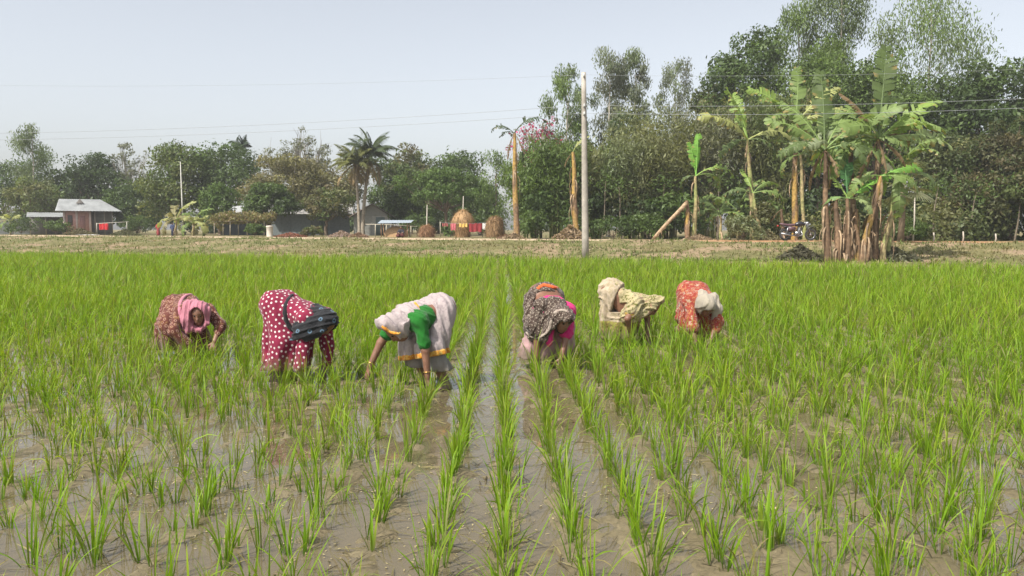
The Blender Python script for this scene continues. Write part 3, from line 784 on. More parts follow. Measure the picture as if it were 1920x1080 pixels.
# ------------------------------------------------------------------ banana plants
def banana_leaf(r, L, W, e0, droop, col, tear=0.5, pet=0.16, edge_droop=0.5, dry=0.0):
    """leaf along +x: petiole, pale midrib and a blade split into side strips"""
    K = 22; t = np.linspace(0, 1, K + 1)
    th = e0 - droop * t ** 1.4
    dl = L / K
    x = np.concatenate([[0], np.cumsum(np.cos((th[1:] + th[:-1]) / 2) * dl)]); z = np.concatenate([[0], np.cumsum(np.sin((th[1:] + th[:-1]) / 2) * dl)])
    mid = np.stack([x, 0 * x, z], 1)
    tan = np.stack([np.cos(th), 0 * th, np.sin(th)], 1); up = np.stack([-np.sin(th), 0 * th, np.cos(th)], 1)
    mb = MB()
    cm = np.clip(np.array(col) * 1.5 + 0.03, 0, 1) if not dry else np.array(col) * 0.9
    mb.tube(mid - up * 0.008, np.linspace(0.035, 0.005, K + 1) * max(0.6, L / 2.2), 5, cm, cap=False)
    i0 = int(K * pet)
    for side in (1, -1):
        cur = 0.0
        for i in range(i0, K):
            s0, s1 = (t[i] - pet) / (1 - pet), (t[i + 1] - pet) / (1 - pet)
            prof = lambda s: W * (np.clip(s, 0, 1) ** 0.45) * (np.clip(1.02 - s, 0, 1) ** 0.42) * 1.25
            torn = r.random() < tear
            if torn: cur = r.normal(0, 0.5)
            tip_sh = 0.10 * L * 0.5
            dr = edge_droop + cur * 0.6 + r.normal(0, 0.04)
            g = r.uniform(0.05, 0.28) * dl if torn else -0.0
            P0 = mid[i] + tan[i] * g; P1 = mid[i + 1]
            rows = []
            for f in (0.0, 0.5, 1.0):
                for P, s, q in ((P0, s0, i), (P1, s1, i + 1)):
                    wv = prof(s) * f * (1 - 0.22 * torn * r.random())
                    an = 0.35 - dr * (0.4 + f)          # rises beside the rib, then hangs
                    rows.append(P + np.array([0, side, 0]) * wv * math.cos(an) + up[q] * wv * math.sin(an) + tan[q] * (tip_sh * f * 0.8))
            cc = np.array(col) * r.uniform(0.85, 1.15)
            C = np.array([cc, cc, cc, cc, cc * (0.9 if not dry else 1.1), cc * 0.9])
            if r.random() < 0.18 and not dry: C[4:] = np.array([0.30, 0.22, 0.08])
            if side == 1: q = [[0, 1, 3, 2], [2, 3, 5, 4]]
            else: q = [[1, 0, 2, 3], [3, 2, 4, 5]]
            mb.add(np.array(rows), q, None, C)
    return mb

BG = (0.165, 0.235, 0.065); BG2 = (0.215, 0.31, 0.07); BGY = (0.31, 0.33, 0.12); BGD = (0.105, 0.15, 0.05); DRY = (0.26, 0.18, 0.10)
def make_banana(label, ub, Y, ut, vt, leaves, seed, r0=0.13, stemcol='yellow', group=None, dz=0.0, sheaths=6, name='banana_plant', cat='banana plant', dy=0.0):
    """leaves: list of (azimuth deg, elevation deg, length, droop, colour, tear)"""
    r = np.random.default_rng(seed)
    xb = x_at(ub, Y); z0 = float(zg(xb, Y)) + dz - 0.05; tp = pix(ut, vt, Y + dy)
    root = thing(name, label, cat, (xb, Y, z0), group=group)
    e = np.array([tp[0] - xb, dy, tp[2] - z0])
    t = np.linspace(0, 1, 14)[:, None]
    pts = np.hstack([e[0] * t ** 1.25, e[1] * t, e[2] * t]) + np.hstack([0.03 * np.sin(t * 7 + seed), 0 * t, 0 * t])
    rad = r0 * np.interp(t[:, 0], [0, 0.05, 0.5, 1], [1.25, 1.1, 0.9, 0.55]) * (1 + 0.05 * r.normal(size=14))
    V, Q = tube(pts, rad, 10)
    tt = np.repeat(t[:, 0], 10); ng = vnoise(V[:, 0] * 3 + 9, V[:, 2] * 1.1 + seed, 1.5, seed % 8)
    ye = np.array([0.34, 0.215, 0.060]); br = np.array([0.19, 0.12, 0.07]); gr = np.array([0.24, 0.26, 0.09])
    a, b = {'yellow': (ye, br), 'brown': (br, br * 0.6), 'green': (gr, np.array([0.30, 0.24, 0.12]))}[stemcol]
    C = a + (b - a) * sstep(0.34, 0.60, ng)[:, None]
    mb = MB(); mb.add(V, Q, None, C); mb.build('stem', M['stem'], root, smooth=True)
    # dead leaf sheaths peeling off the stem
    if sheaths:
        sh = MB()
        for i in range(sheaths):
            f = r.uniform(0.12, 0.95); an = r.uniform(0, 6.28); p0 = np.array([np.interp(f, t[:, 0], pts[:, q]) for q in range(3)])
            rr = np.interp(f, t[:, 0], rad); d = np.array([math.cos(an), math.sin(an), 0]); ln = r.uniform(0.35, 1.0)
            q = np.linspace(0, 1, 5)[:, None]
            pl = p0 + d * (rr * 0.9 + 0.16 * np.sin(q * 2.2) * r.uniform(0.4, 1.2)) + np.array([0, 0, -ln]) * q ** 1.2 + np.array([0, 0, 0.10]) * np.sin(q * 3)
            pl[:, 2] = np.maximum(pl[:, 2], 0.06)
            sh.tube(pl, r.uniform(0.03, 0.06) * np.array([1, 1, 0.9, 0.7, 0.3]), 5, np.array([0.34, 0.24, 0.15]) * r.uniform(0.5, 1.25), cap=False, flat=0.3)
        sh.build('dry_sheaths', M['stem'], root)
    for (az, el, L, droop, col, tear) in leaves:
        L = L * 1.12; droop = droop * (1.25 if el < 75 else 1.0)
        dry = col is DRY
        lm = banana_leaf(r, L, (0.175 if not dry else 0.10) * L * r.uniform(0.9, 1.1) + 0.03, math.radians(el), droop, np.array(col), min(0.9, tear + 0.12), edge_droop=0.5 if not dry else 1.1, dry=dry)
        o = lm.build('leaf', M['banana'], root, smooth=False)
        o.location = tuple(e); o.rotation_euler = (r.normal(0, 0.2) + 0.6 * math.cos(math.radians(az)) * (el < 75), 0, math.radians(az))
    return root

# ------------------------------------------------------------------ people: signed-distance bodies and garments
def surfnets(f, lo, hi, h):
    lo = np.asarray(lo, float); n = np.ceil((np.asarray(hi) - lo) / h).astype(int) + 1
    g = np.meshgrid(*[lo[i] + h * np.arange(n[i]) for i in range(3)], indexing='ij')
    P = np.stack(g, -1).reshape(-1, 3).astype(np.float32)
    D = f(P).reshape(n)
    S = D < 0
    c = np.zeros(n - 1, np.int8)
    for a in (0, 1):
        for b in (0, 1):
            for d in (0, 1):
                c += S[a:n[0] - 1 + a, b:n[1] - 1 + b, d:n[2] - 1 + d]
    act = (c > 0) & (c < 8)
    idx = -np.ones(n - 1, int); idx[act] = np.arange(act.sum())
    acc = np.zeros((*(n - 1), 3)); cnt = np.zeros(n - 1)
    faces = []
    for ax in range(3):
        o1, o2 = (ax + 1) % 3, (ax + 2) % 3
        for a in (0, 1):
            for b in (0, 1):
                sl = [slice(0, n[q] - 1) for q in range(3)]
                sl[o1] = slice(a, n[o1] - 1 + a); sl[o2] = slice(b, n[o2] - 1 + b)
                s2 = list(sl); s2[ax] = slice(1, n[ax])
                d0 = D[tuple(sl)]; d1 = D[tuple(s2)]
                cr = (d0 < 0) != (d1 < 0)
                tt = np.where(cr, d0 / np.where(cr, d0 - d1, 1), 0)
                acc[..., ax] += tt; acc[..., o1] += cr * a; acc[..., o2] += cr * b; cnt += cr
        # faces round each crossing edge
        sl = [None] * 3; sl[ax] = slice(0, n[ax] - 1); sl[o1] = slice(1, n[o1] - 1); sl[o2] = slice(1, n[o2] - 1)
        s2 = list(sl); s2[ax] = slice(1, n[ax])
        d0 = D[tuple(sl)]; d1 = D[tuple(s2)]
        cr = (d0 < 0) != (d1 < 0); neg = d0 < 0
        ii = np.argwhere(cr); ng = neg[cr]
        e = np.zeros((len(ii), 3), int); e[:, ax] = ii[:, ax]; e[:, o1] = ii[:, o1] + 1; e[:, o2] = ii[:, o2] + 1
        def cell(a, b):
            q = e.copy(); q[:, o1] -= a; q[:, o2] -= b; return idx[q[:, 0], q[:, 1], q[:, 2]]
        q = np.stack([cell(1, 1), cell(0, 1), cell(0, 0), cell(1, 0)], 1)
        q[~ng] = q[~ng][:, ::-1]
        faces.append(q)
    ijk = np.argwhere(act)
    V = lo + h * (ijk + acc[act] / cnt[act][:, None])
    return V, np.vstack(faces)

def cap(p, a, b, ra, rb):
    a = np.asarray(a, np.float32); ba = np.asarray(b, np.float32) - a
    pa = p - a; t = np.clip(pa @ ba / (ba @ ba + 1e-9), 0, 1)
    return np.sqrt(((pa - t[:, None] * ba) ** 2).sum(1)) - (ra + (rb - ra) * t)

def smin(a, b, k):
    h = np.clip(0.5 + 0.5 * (b - a) / k, 0, 1)
    return b + (a - b) * h - k * h * (1 - h)

def ell(p, c, axes, rad):
    q = (p - np.asarray(c, np.float32)) @ np.asarray(axes, np.float32).T
    r = np.asarray(rad, np.float32)
    k0 = np.sqrt(((q / r) ** 2).sum(1)); k1 = np.sqrt(((q / r ** 2) ** 2).sum(1)) + 1e-6
    return k0 * (k0 - 1) / k1

def caps(p, prims, k):
    d = None
    for (a, b, ra, rb) in prims:
        e = cap(p, a, b, ra, rb); d = e if d is None else smin(d, e, k)
    return d

def nrmz(v): v = np.asarray(v, float); return v / (np.linalg.norm(v) + 1e-9)

def ik(a, b, l1, l2, pole):
    v = b - a; d = np.linalg.norm(v); dm = (l1 + l2) * 0.998
    if d > dm: b = a + v * (dm / d); d = dm
    v = nrmz(b - a); x = (l1 * l1 - l2 * l2 + d * d) / (2 * d); hgt = math.sqrt(max(l1 * l1 - x * x, 0))
    pl = np.asarray(pole, float); pl = nrmz(pl - v * np.dot(pl, v))
    return a + v * x + pl * hgt, b

def wave3(p, f, s):
    return (np.sin(p @ np.array([1.0, 0.6, 0.3], np.float32) * f + s) + np.sin(p @ np.array([-0.5, 0.8, 0.7], np.float32) * f * 1.3 + 2 * s) + np.sin(p @ np.array([0.2, -0.9, 0.9], np.float32) * f * 0.8 + 3 * s)) / 3

class Body:
    def __init__(s, label, u0, Y0, pelvis, sc, head, yaw, face, hands, feet, crown, scale=1.0):
        g = pix(u0, 700, Y0); s.root_loc = np.array([g[0], Y0, 0.0])
        s.root = thing('person', label, 'person', tuple(s.root_loc))
        L = lambda q: pix(q[0], q[1], Y0 + q[2]) - s.root_loc
        k = s.k = scale
        s.pe, s.sc, s.hd = L(pelvis), L(sc), L(head)
        a = math.radians(yaw); s.f = np.array([math.cos(a), math.sin(a), 0]); s.l = np.array([-math.sin(a), math.cos(a), 0])
        s.td = nrmz(s.sc - s.pe); s.l2 = nrmz(s.l - s.td * np.dot(s.l, s.td)); s.up = nrmz(np.cross(s.td, s.l2) )
        if s.up[2] < 0: s.up = -s.up                      # out of the back
        s.hf = nrmz(face); cr_ = np.asarray(crown, float); s.hu = nrmz(cr_ - s.hf * np.dot(cr_, s.hf)); s.hs = np.cross(s.hf, s.hu)
        s.sh = [s.sc + s.l2 * 0.15 * k, s.sc - s.l2 * 0.15 * k]
        s.hip = [s.pe + s.l * 0.085 * k, s.pe - s.l * 0.085 * k]
        s.hand = []; s.el = []; s.kn = []; s.an = []
        for i in (0, 1):
            tgt = L(hands[i])
            pole = (s.l2 * (1 if i == 0 else -1)) * 0.8 + s.up * 0.6 - s.f * 0.2
            e, w = ik(s.sh[i], tgt, 0.265 * k, 0.235 * k, pole); s.el.append(e); s.hand.append(w)
            ft = np.array([feet[i][0], feet[i][1], 0.02])
            kn, an = ik(s.hip[i], ft, 0.37 * k, 0.38 * k, s.f); s.kn.append(kn); s.an.append(an)
            FEET.append((s.root_loc[0] + an[0], s.root_loc[1] + an[1], 0.11)); FEET.append((s.root_loc[0] + w[0], s.root_loc[1] + w[1] - 0.04, 0.09))
        for q in np.linspace(0, 1, 4):
            p = s.root_loc + s.pe * (1 - q) + s.sc * q
            FEET.append((p[0], p[1], 0.12))

    def torso(s, g=0.0):
        k = s.k; P = []
        for o, r1, r2 in ((0.0, 0.105, 0.095), (0.065, 0.095, 0.082), (-0.065, 0.095, 0.082)):
            P.append((s.pe + s.l2 * o * k, s.sc + s.l2 * o * 1.2 * k, r1 * k + g, r2 * k + g))
        for o in (0.065, -0.065):
            b = s.pe + s.l2 * o * k - s.td * 0.04 + s.up * 0.015
            P.append((b, b + s.td * 0.05, 0.115 * k + g, 0.11 * k + g))
        P.append((s.sh[0], s.sh[1], 0.062 * k + g, 0.062 * k + g))
        P.append((s.sc - s.td * 0.12 - s.up * 0.03 + s.l2 * 0.05, s.sc - s.td * 0.12 - s.up * 0.03 - s.l2 * 0.05, 0.095 * k + g, 0.095 * k + g))
        return P
    def arm(s, i, g=0.0, upto=2.0, flare=0.0):
        """upto 1 = elbow, 2 = wrist"""
        k = s.k; P = []
        u = min(upto, 1.0); e = s.sh[i] + (s.el[i] - s.sh[i]) * u
        P.append((s.sh[i], e, 0.050 * k + g, (0.050 - 0.012 * u) * k + g + flare * (upto <= 1)))
        if upto > 1:
            w = s.el[i] + (s.hand[i] - s.el[i]) * (upto - 1)
            P.append((s.el[i], w, 0.038 * k + g, (0.038 - 0.012 * (upto - 1)) * k + g + flare))
        return P
    def leg(s, i, g=0.0, upto=2.0, flare=0.0):
        k = s.k; P = []
        P.append((s.hip[i], s.kn[i], 0.090 * k + g, 0.058 * k + g))
        if upto > 1:
            e = s.kn[i] + (s.an[i] - s.kn[i]) * (upto - 1)
            c = s.kn[i] + (s.an[i] - s.kn[i]) * 0.3 - s.f * 0.012
            P.append((s.kn[i], c, 0.056 * k + g, 0.054 * k + g)); P.append((c, e, 0.054 * k + g, (0.036) * k + g + flare))
        return P
    def handprims(s, i):
        k = s.k; P = []
        d = nrmz(s.hand[i] - s.el[i]); d = nrmz(d + np.array([0, 0, -0.5]))
        sd = s.l * (1 if i == 0 else -1); sd = nrmz(sd - d * np.dot(sd, d)); nn = np.cross(d, sd)
        if np.dot(nn, s.f) < 0: nn = -nn
        w = s.hand[i]; 
        for o in (-0.024, -0.008, 0.008, 0.024):
            P.append((w, w + d * 0.075 + sd * o, 0.016, 0.0125))
        for o, ln in ((-0.030, 0.058), (-0.010, 0.072), (0.011, 0.068), (0.031, 0.052)):
            a = w + d * 0.08 + sd * o; b = a + (d * 0.9 - nn * 0.25) * ln * 0.55 + sd * o * 0.15; c = b + (d * 0.6 - nn * 0.75) * ln * 0.5
            P.append((a, b, 0.0095, 0.009)); P.append((b, c, 0.009, 0.0075))
        a = w + d * 0.025 - sd * 0.024; b = a - sd * 0.032 + d * 0.028 - nn * 0.012; c = b + d * 0.034 - nn * 0.016
        P.append((a, b, 0.0125, 0.0105)); P.append((b, c, 0.0105, 0.0085))
        return P
    def head_sdf(s, p, g=0.0):
        k = s.k; ax = np.array([s.hs, s.hf, s.hu])
        d = ell(p, s.hd + s.hu * 0.015, ax, np.array([0.076, 0.094, 0.098]) * k + g)
        j = ell(p, s.hd + s.hf * 0.028 - s.hu * 0.055, ax, np.array([0.056, 0.064, 0.072]) * k + g)
        return smin(d, j, 0.03)
    def body(s):
        H_ = s.hd; F_ = s.hf; U = s.hu; S_ = s.hs; k = s.k
        def f(p):
            d = caps(p, s.torso(), 0.04)
            d = smin(d, caps(p, [(s.sc, s.hd - s.hu * 0.06 - s.hf * 0.02, 0.056 * k, 0.05 * k)], 0.02), 0.03)
            h = s.head_sdf(p)
            nose = cap(p, H_ + F_ * 0.088 + U * 0.012, H_ + F_ * 0.106 - U * 0.026, 0.009, 0.014); h = smin(h, nose, 0.014)
            for q in (1, -1):
                h = smin(h, cap(p, H_ + F_ * 0.082 + U * 0.028 + S_ * 0.012 * q, H_ + F_ * 0.070 + U * 0.030 + S_ * 0.045 * q, 0.010, 0.009), 0.012)    # brow
                h = smin(h, cap(p, H_ + F_ * 0.064 - U * 0.016 + S_ * 0.040 * q, H_ + F_ * 0.066 - U * 0.026 + S_ * 0.036 * q, 0.018, 0.016), 0.015)   # cheek
                h = smin(h, cap(p, H_ - F_ * 0.005 - U * 0.008 + S_ * 0.078 * q, H_ - F_ * 0.012 + U * 0.018 + S_ * 0.082 * q, 0.012, 0.012), 0.01)    # ear
                sock = np.sqrt(((p - (H_ + F_ * 0.094 + U * 0.012 + S_ * 0.031 * q).astype(np.float32)) ** 2).sum(1)) - 0.014
                h = -smin(-h, sock, 0.01)
            for uo, rr in ((-0.052, 0.0085), (-0.064, 0.0095)):
                h = smin(h, cap(p, H_ + F_ * 0.088 + U * uo + S_ * 0.018, H_ + F_ * 0.088 + U * uo - S_ * 0.018, rr, rr), 0.006)
            d = smin(d, h, 0.02)
            for i in (0, 1):
                d = smin(d, caps(p, s.arm(i), 0.015), 0.03); d = smin(d, caps(p, s.leg(i), 0.02), 0.04)
                foot = caps(p, [(s.an[i], s.an[i] + s.f * 0.13 - np.array([0, 0, 0.055]), 0.036, 0.03), (s.an[i], s.an[i] - s.f * 0.035 - np.array([0, 0, 0.05]), 0.034, 0.03)], 0.02)
                d = smin(d, foot, 0.02); d = smin(d, caps(p, s.handprims(i), 0.006), 0.008)
            return d
        return f
    def make(s, name, f, lo, hi, h, mat, parent=None, axis=None, dot=None):
        V, Q = surfnets(f, lo, hi, h)
        uv = None
        if axis is not None: uv = axis_uv(V, axis)
        me = mesh(name, V, Q, uv=uv, smooth=True)
        if dot:                                     # evenly spread motif centres over the cloth
            rr = np.random.default_rng(len(V)); S = []; D = np.full(len(V), 1.0, np.float32)
            for i in rr.permutation(len(V)):
                if D[i] > dot:
                    D = np.minimum(D, np.linalg.norm(V - V[i], axis=1)); S.append(i)
            at = me.attributes.new('Dot', 'FLOAT', 'POINT'); at.data.foreach_set('value', D.astype(np.float32))
        return obj(name, me, mat, parent or s.root)
    def bounds(s, pts, m):
        A = np.array(pts); return A.min(0) - m, A.max(0) + m
    def build_body(s):
        pts = [s.pe, s.sc, s.hd] + s.sh + s.el + s.hand + s.kn + s.an
        lo, hi = s.bounds(pts, 0.20); lo[2] = max(lo[2], -0.12)
        s.make('body', s.body(), lo, hi, 0.0118, M['skin'])
        for q in (1, -1):
            c = s.hd + s.hf * 0.082 + s.hu * 0.012 + s.hs * 0.031 * q
            V, Q = lathe([(0.0005, -0.011), (0.008, -0.008), (0.011, 0), (0.008, 0.008), (0.0005, 0.011)], 10)
            obj('eye', mesh('eye', V + c, Q, smooth=True), M['eye'], s.root)
    def hair(s):
        def f(p):
            d = s.head_sdf(p, 0.012)
            face = ell(p, s.hd + s.hf * 0.075 - s.hu * 0.035, np.array([s.hs, s.hf, s.hu]), (0.078, 0.075, 0.095))
            return np.maximum(d, -face)
        lo, hi = s.bounds([s.hd], 0.15); s.make('hair', f, lo, hi, 0.012, M['hair'])

def axis_uv(V, axis):
    axis = [np.asarray(a, float) for a in axis]
    best = np.full(len(V), 1e9); U = np.zeros(len(V)); A = np.zeros(len(V)); s0 = 0
    for a, b in zip(axis[:-1], axis[1:]):
        d = b - a; L = np.linalg.norm(d); d = d / L
        t = np.clip((V - a) @ d, 0, L); c = a + t[:, None] * d
        dist = np.linalg.norm(V - c, axis=1)
        x = nrmz(np.cross(d, [0.3, 1.0, 0.1])); y = np.cross(d, x)
        w = V - c; ang = np.arctan2(w @ y, w @ x)
        m = dist < best; best[m] = dist[m]; U[m] = s0 + t[m]; A[m] = ang[m]; s0 += L
    return np.stack([U, A * 0.15], 1)

def folds(p, c, amp_fn, n, seed, warp=1.0):
    """pleats running down a hanging cloth round the vertical axis at c"""
    ang = np.arctan2(p[:, 1] - c[1], p[:, 0] - c[0])
    w = wave3(p, 9.0, seed) * warp
    return amp_fn(p[:, 2]) * (np.sin(n * ang + 2.2 * w + seed) + 0.5 * np.sin(n * 1.9 * ang + 3 * w + 2 * seed))

def skirt_prims(B, hem, r0=0.135, r1=0.175, spread=1.0):
    P = []
    for i in (0, 1):
        f = np.clip((B.kn[i][2] - hem) / max(B.kn[i][2] - B.an[i][2], 0.01), 0, 1)
        e = B.kn[i] + (B.an[i] - B.kn[i]) * f if hem < B.kn[i][2] else B.kn[i]
        e = e.copy(); e[2] = min(e[2], hem) - 0.06
        P.append((B.hip[i], B.kn[i] * 0.92 + B.hip[i] * 0.08 - B.f * 0.02, r0, r1 * 0.84)); P.append((B.kn[i] - B.f * 0.02, e - B.f * 0.01, r1 * 0.84, r1 * spread))
    return P

def garment(B, name, prims, mat, k=0.04, h=0.0125, sub=(), cuts=(), fold=None, keep=None, axis=None, parent=None, thick=None, m=0.06, extra=None, dot=None):
    """smooth union of capsules (+ extra sdf), folded, trimmed by planes (point, outward normal) and hollowed where thick"""
    def f(p):
        d = caps(p, prims, k) if prims else None
        if extra is not None:
            e = extra(p); d = e if d is None else smin(d, e, k)
        if fold is not None: d = d - fold(p)
        if thick: d = np.maximum(d, -(d + thick))
        for g in sub: d = np.maximum(d, -g(p))
        for (pt, n) in cuts: d = np.maximum(d, (p - np.asarray(pt, np.float32)) @ np.asarray(nrmz(n), np.float32))
        return d
    pts = []; rm = 0.05
    for (a, b, ra, rb) in prims: pts += [np.asarray(a), np.asarray(b)]; rm = max(rm, ra, rb)
    if extra is not None: pts.append(B.hd); rm = max(rm, 0.14)
    lo, hi = B.bounds(pts, rm + m); lo[2] = max(lo[2], -0.10)
    return B.make(name, f, lo, hi, h, mat, parent, axis, dot), f

def bangle(B, i, f=0.86):
    c = B.el[i] + (B.hand[i] - B.el[i]) * f; d = nrmz(B.hand[i] - B.el[i]); x = nrmz(np.cross(d, [0.2, 0.3, 1])); y = np.cross(d, x)
    a = np.linspace(0, 2 * np.pi, 17); pts = c + 0.033 * (np.cos(a)[:, None] * x + np.sin(a)[:, None] * y)
    mb = MB(); mb.tube(pts, 0.0045, 5, cap=False); mb.build('bangle', M['gold'], B.root, smooth=True)

def hood_sub(B, fwd=0.09, rad=(0.075, 0.10, 0.105), down=0.03):
    ax = np.array([B.hs, B.hf, B.hu])
    return lambda p: ell(p, B.hd + B.hf * fwd - B.hu * down, ax, rad)

def strip(B, name, pts, w, mat, thick=0.008, parent=None):
    """a flat band of cloth following pts, its face turned outwards; w = widths"""
    pts = np.asarray(pts, float); m = len(pts)
    q = np.linspace(0, 1, 4 * m); P = np.stack([np.interp(q * (m - 1), np.arange(m), pts[:, i]) for i in range(3)], 1)
    for _ in range(4): P[1:-1] = (P[:-2] + P[1:-1] * 2 + P[2:]) / 4
    w = np.atleast_1d(w); W = np.interp(q, np.linspace(0, 1, len(w)), w)
    T = np.gradient(P, axis=0); T /= np.linalg.norm(T, axis=1)[:, None]
    out = nrmz(np.array([0, -0.8, 0.6])); X = np.cross(T, out); X /= np.linalg.norm(X, axis=1)[:, None]; Y_ = np.cross(X, T)
    a = np.arange(10) / 10 * 2 * np.pi; tp = np.interp(q, [0, 0.06, 0.94, 1], [0.3, 1, 1, 0.3])
    wv = 1 + 0.12 * np.sin(q * 40)
    V = P[:, None] + (np.cos(a)[None, :, None] * X[:, None] * (W * tp * wv / 2)[:, None, None] + np.sin(a)[None, :, None] * Y_[:, None] * (thick / 2 * tp)[:, None, None])
    n = 10; k = len(P); i = np.arange(k - 1)[:, None] * n; j = np.arange(n)[None]; j2 = (j + 1) % n
    Q = np.stack([i + j, i + j2, i + n + j2, i + n + j], -1).reshape(-1, 4)
    Vv = np.vstack([V.reshape(-1, 3), P[0], P[-1]]); T_ = [[k * n, (x + 1) % n, x] for x in range(n)] + [[k * n + 1, (k - 1) * n + x, (k - 1) * n + (x + 1) % n] for x in range(n)]
    me = mesh(name, Vv, Q, T_, smooth=True)
    at = me.attributes.new('Dot', 'FLOAT', 'POINT'); at.data.foreach_set('value', np.ones(len(Vv), np.float32))
    return obj(name, me, mat, parent or B.root)

def hood_cut(B, n=None, fwd=0.10, rad=(0.082, 0.115, 0.100), off=(0, 0, 0)):
    """opening for the face: an ellipsoid pushed out along the face direction"""
    c = B.hd + B.hf * fwd + np.asarray(off, float); ax = np.array([B.hs, B.hf, B.hu])
    return lambda p: ell(p, c, ax, rad)

def plane_above(pt, n, zmin):
    """removes what lies beyond the plane (pt, n) above height zmin"""
    pt = np.asarray(pt, np.float32); n = np.asarray(nrmz(n), np.float32)
    return lambda p: np.maximum(-((p - pt) @ n), zmin - p[:, 2])

def on_surface(B, f, uv, lift=0.004):
    """points where the view through photo pixels meets a garment, in the woman's own space"""
    out = []
    for u, v in uv:
        d = nrmz(pix(u, v, 10.0) - np.array([0, 0, H])); o = np.array([0, 0, H]) - B.root_loc
        t = np.linalg.norm(B.root_loc) - 0.9; hit = None
        for _ in range(90):
            e = float(f((o + d * t)[None].astype(np.float32))[0])
            if e < 0.002: hit = t; break
            t += max(e * 0.7, 0.002)
            if t > 14: break
        if hit is not None: out.append(o + d * (hit - lift))
    return np.array(out)

def crease(p, k, seed, amp, sharp=1.0, warp=2.4, wf=9.0):
    """sharp-crested drapery folds running across direction k"""
    x = p @ np.asarray(k, np.float32) + warp * wave3(p, wf, seed) + seed
    y = 1 - np.abs(np.sin(x)) ; z = 1 - np.abs(np.sin(1.73 * x + 1.3 * wave3(p, wf * 1.6, seed + 2)))
    return amp * ((y ** 1.5) - 0.35 + 0.5 * (z ** 1.5 - 0.35))

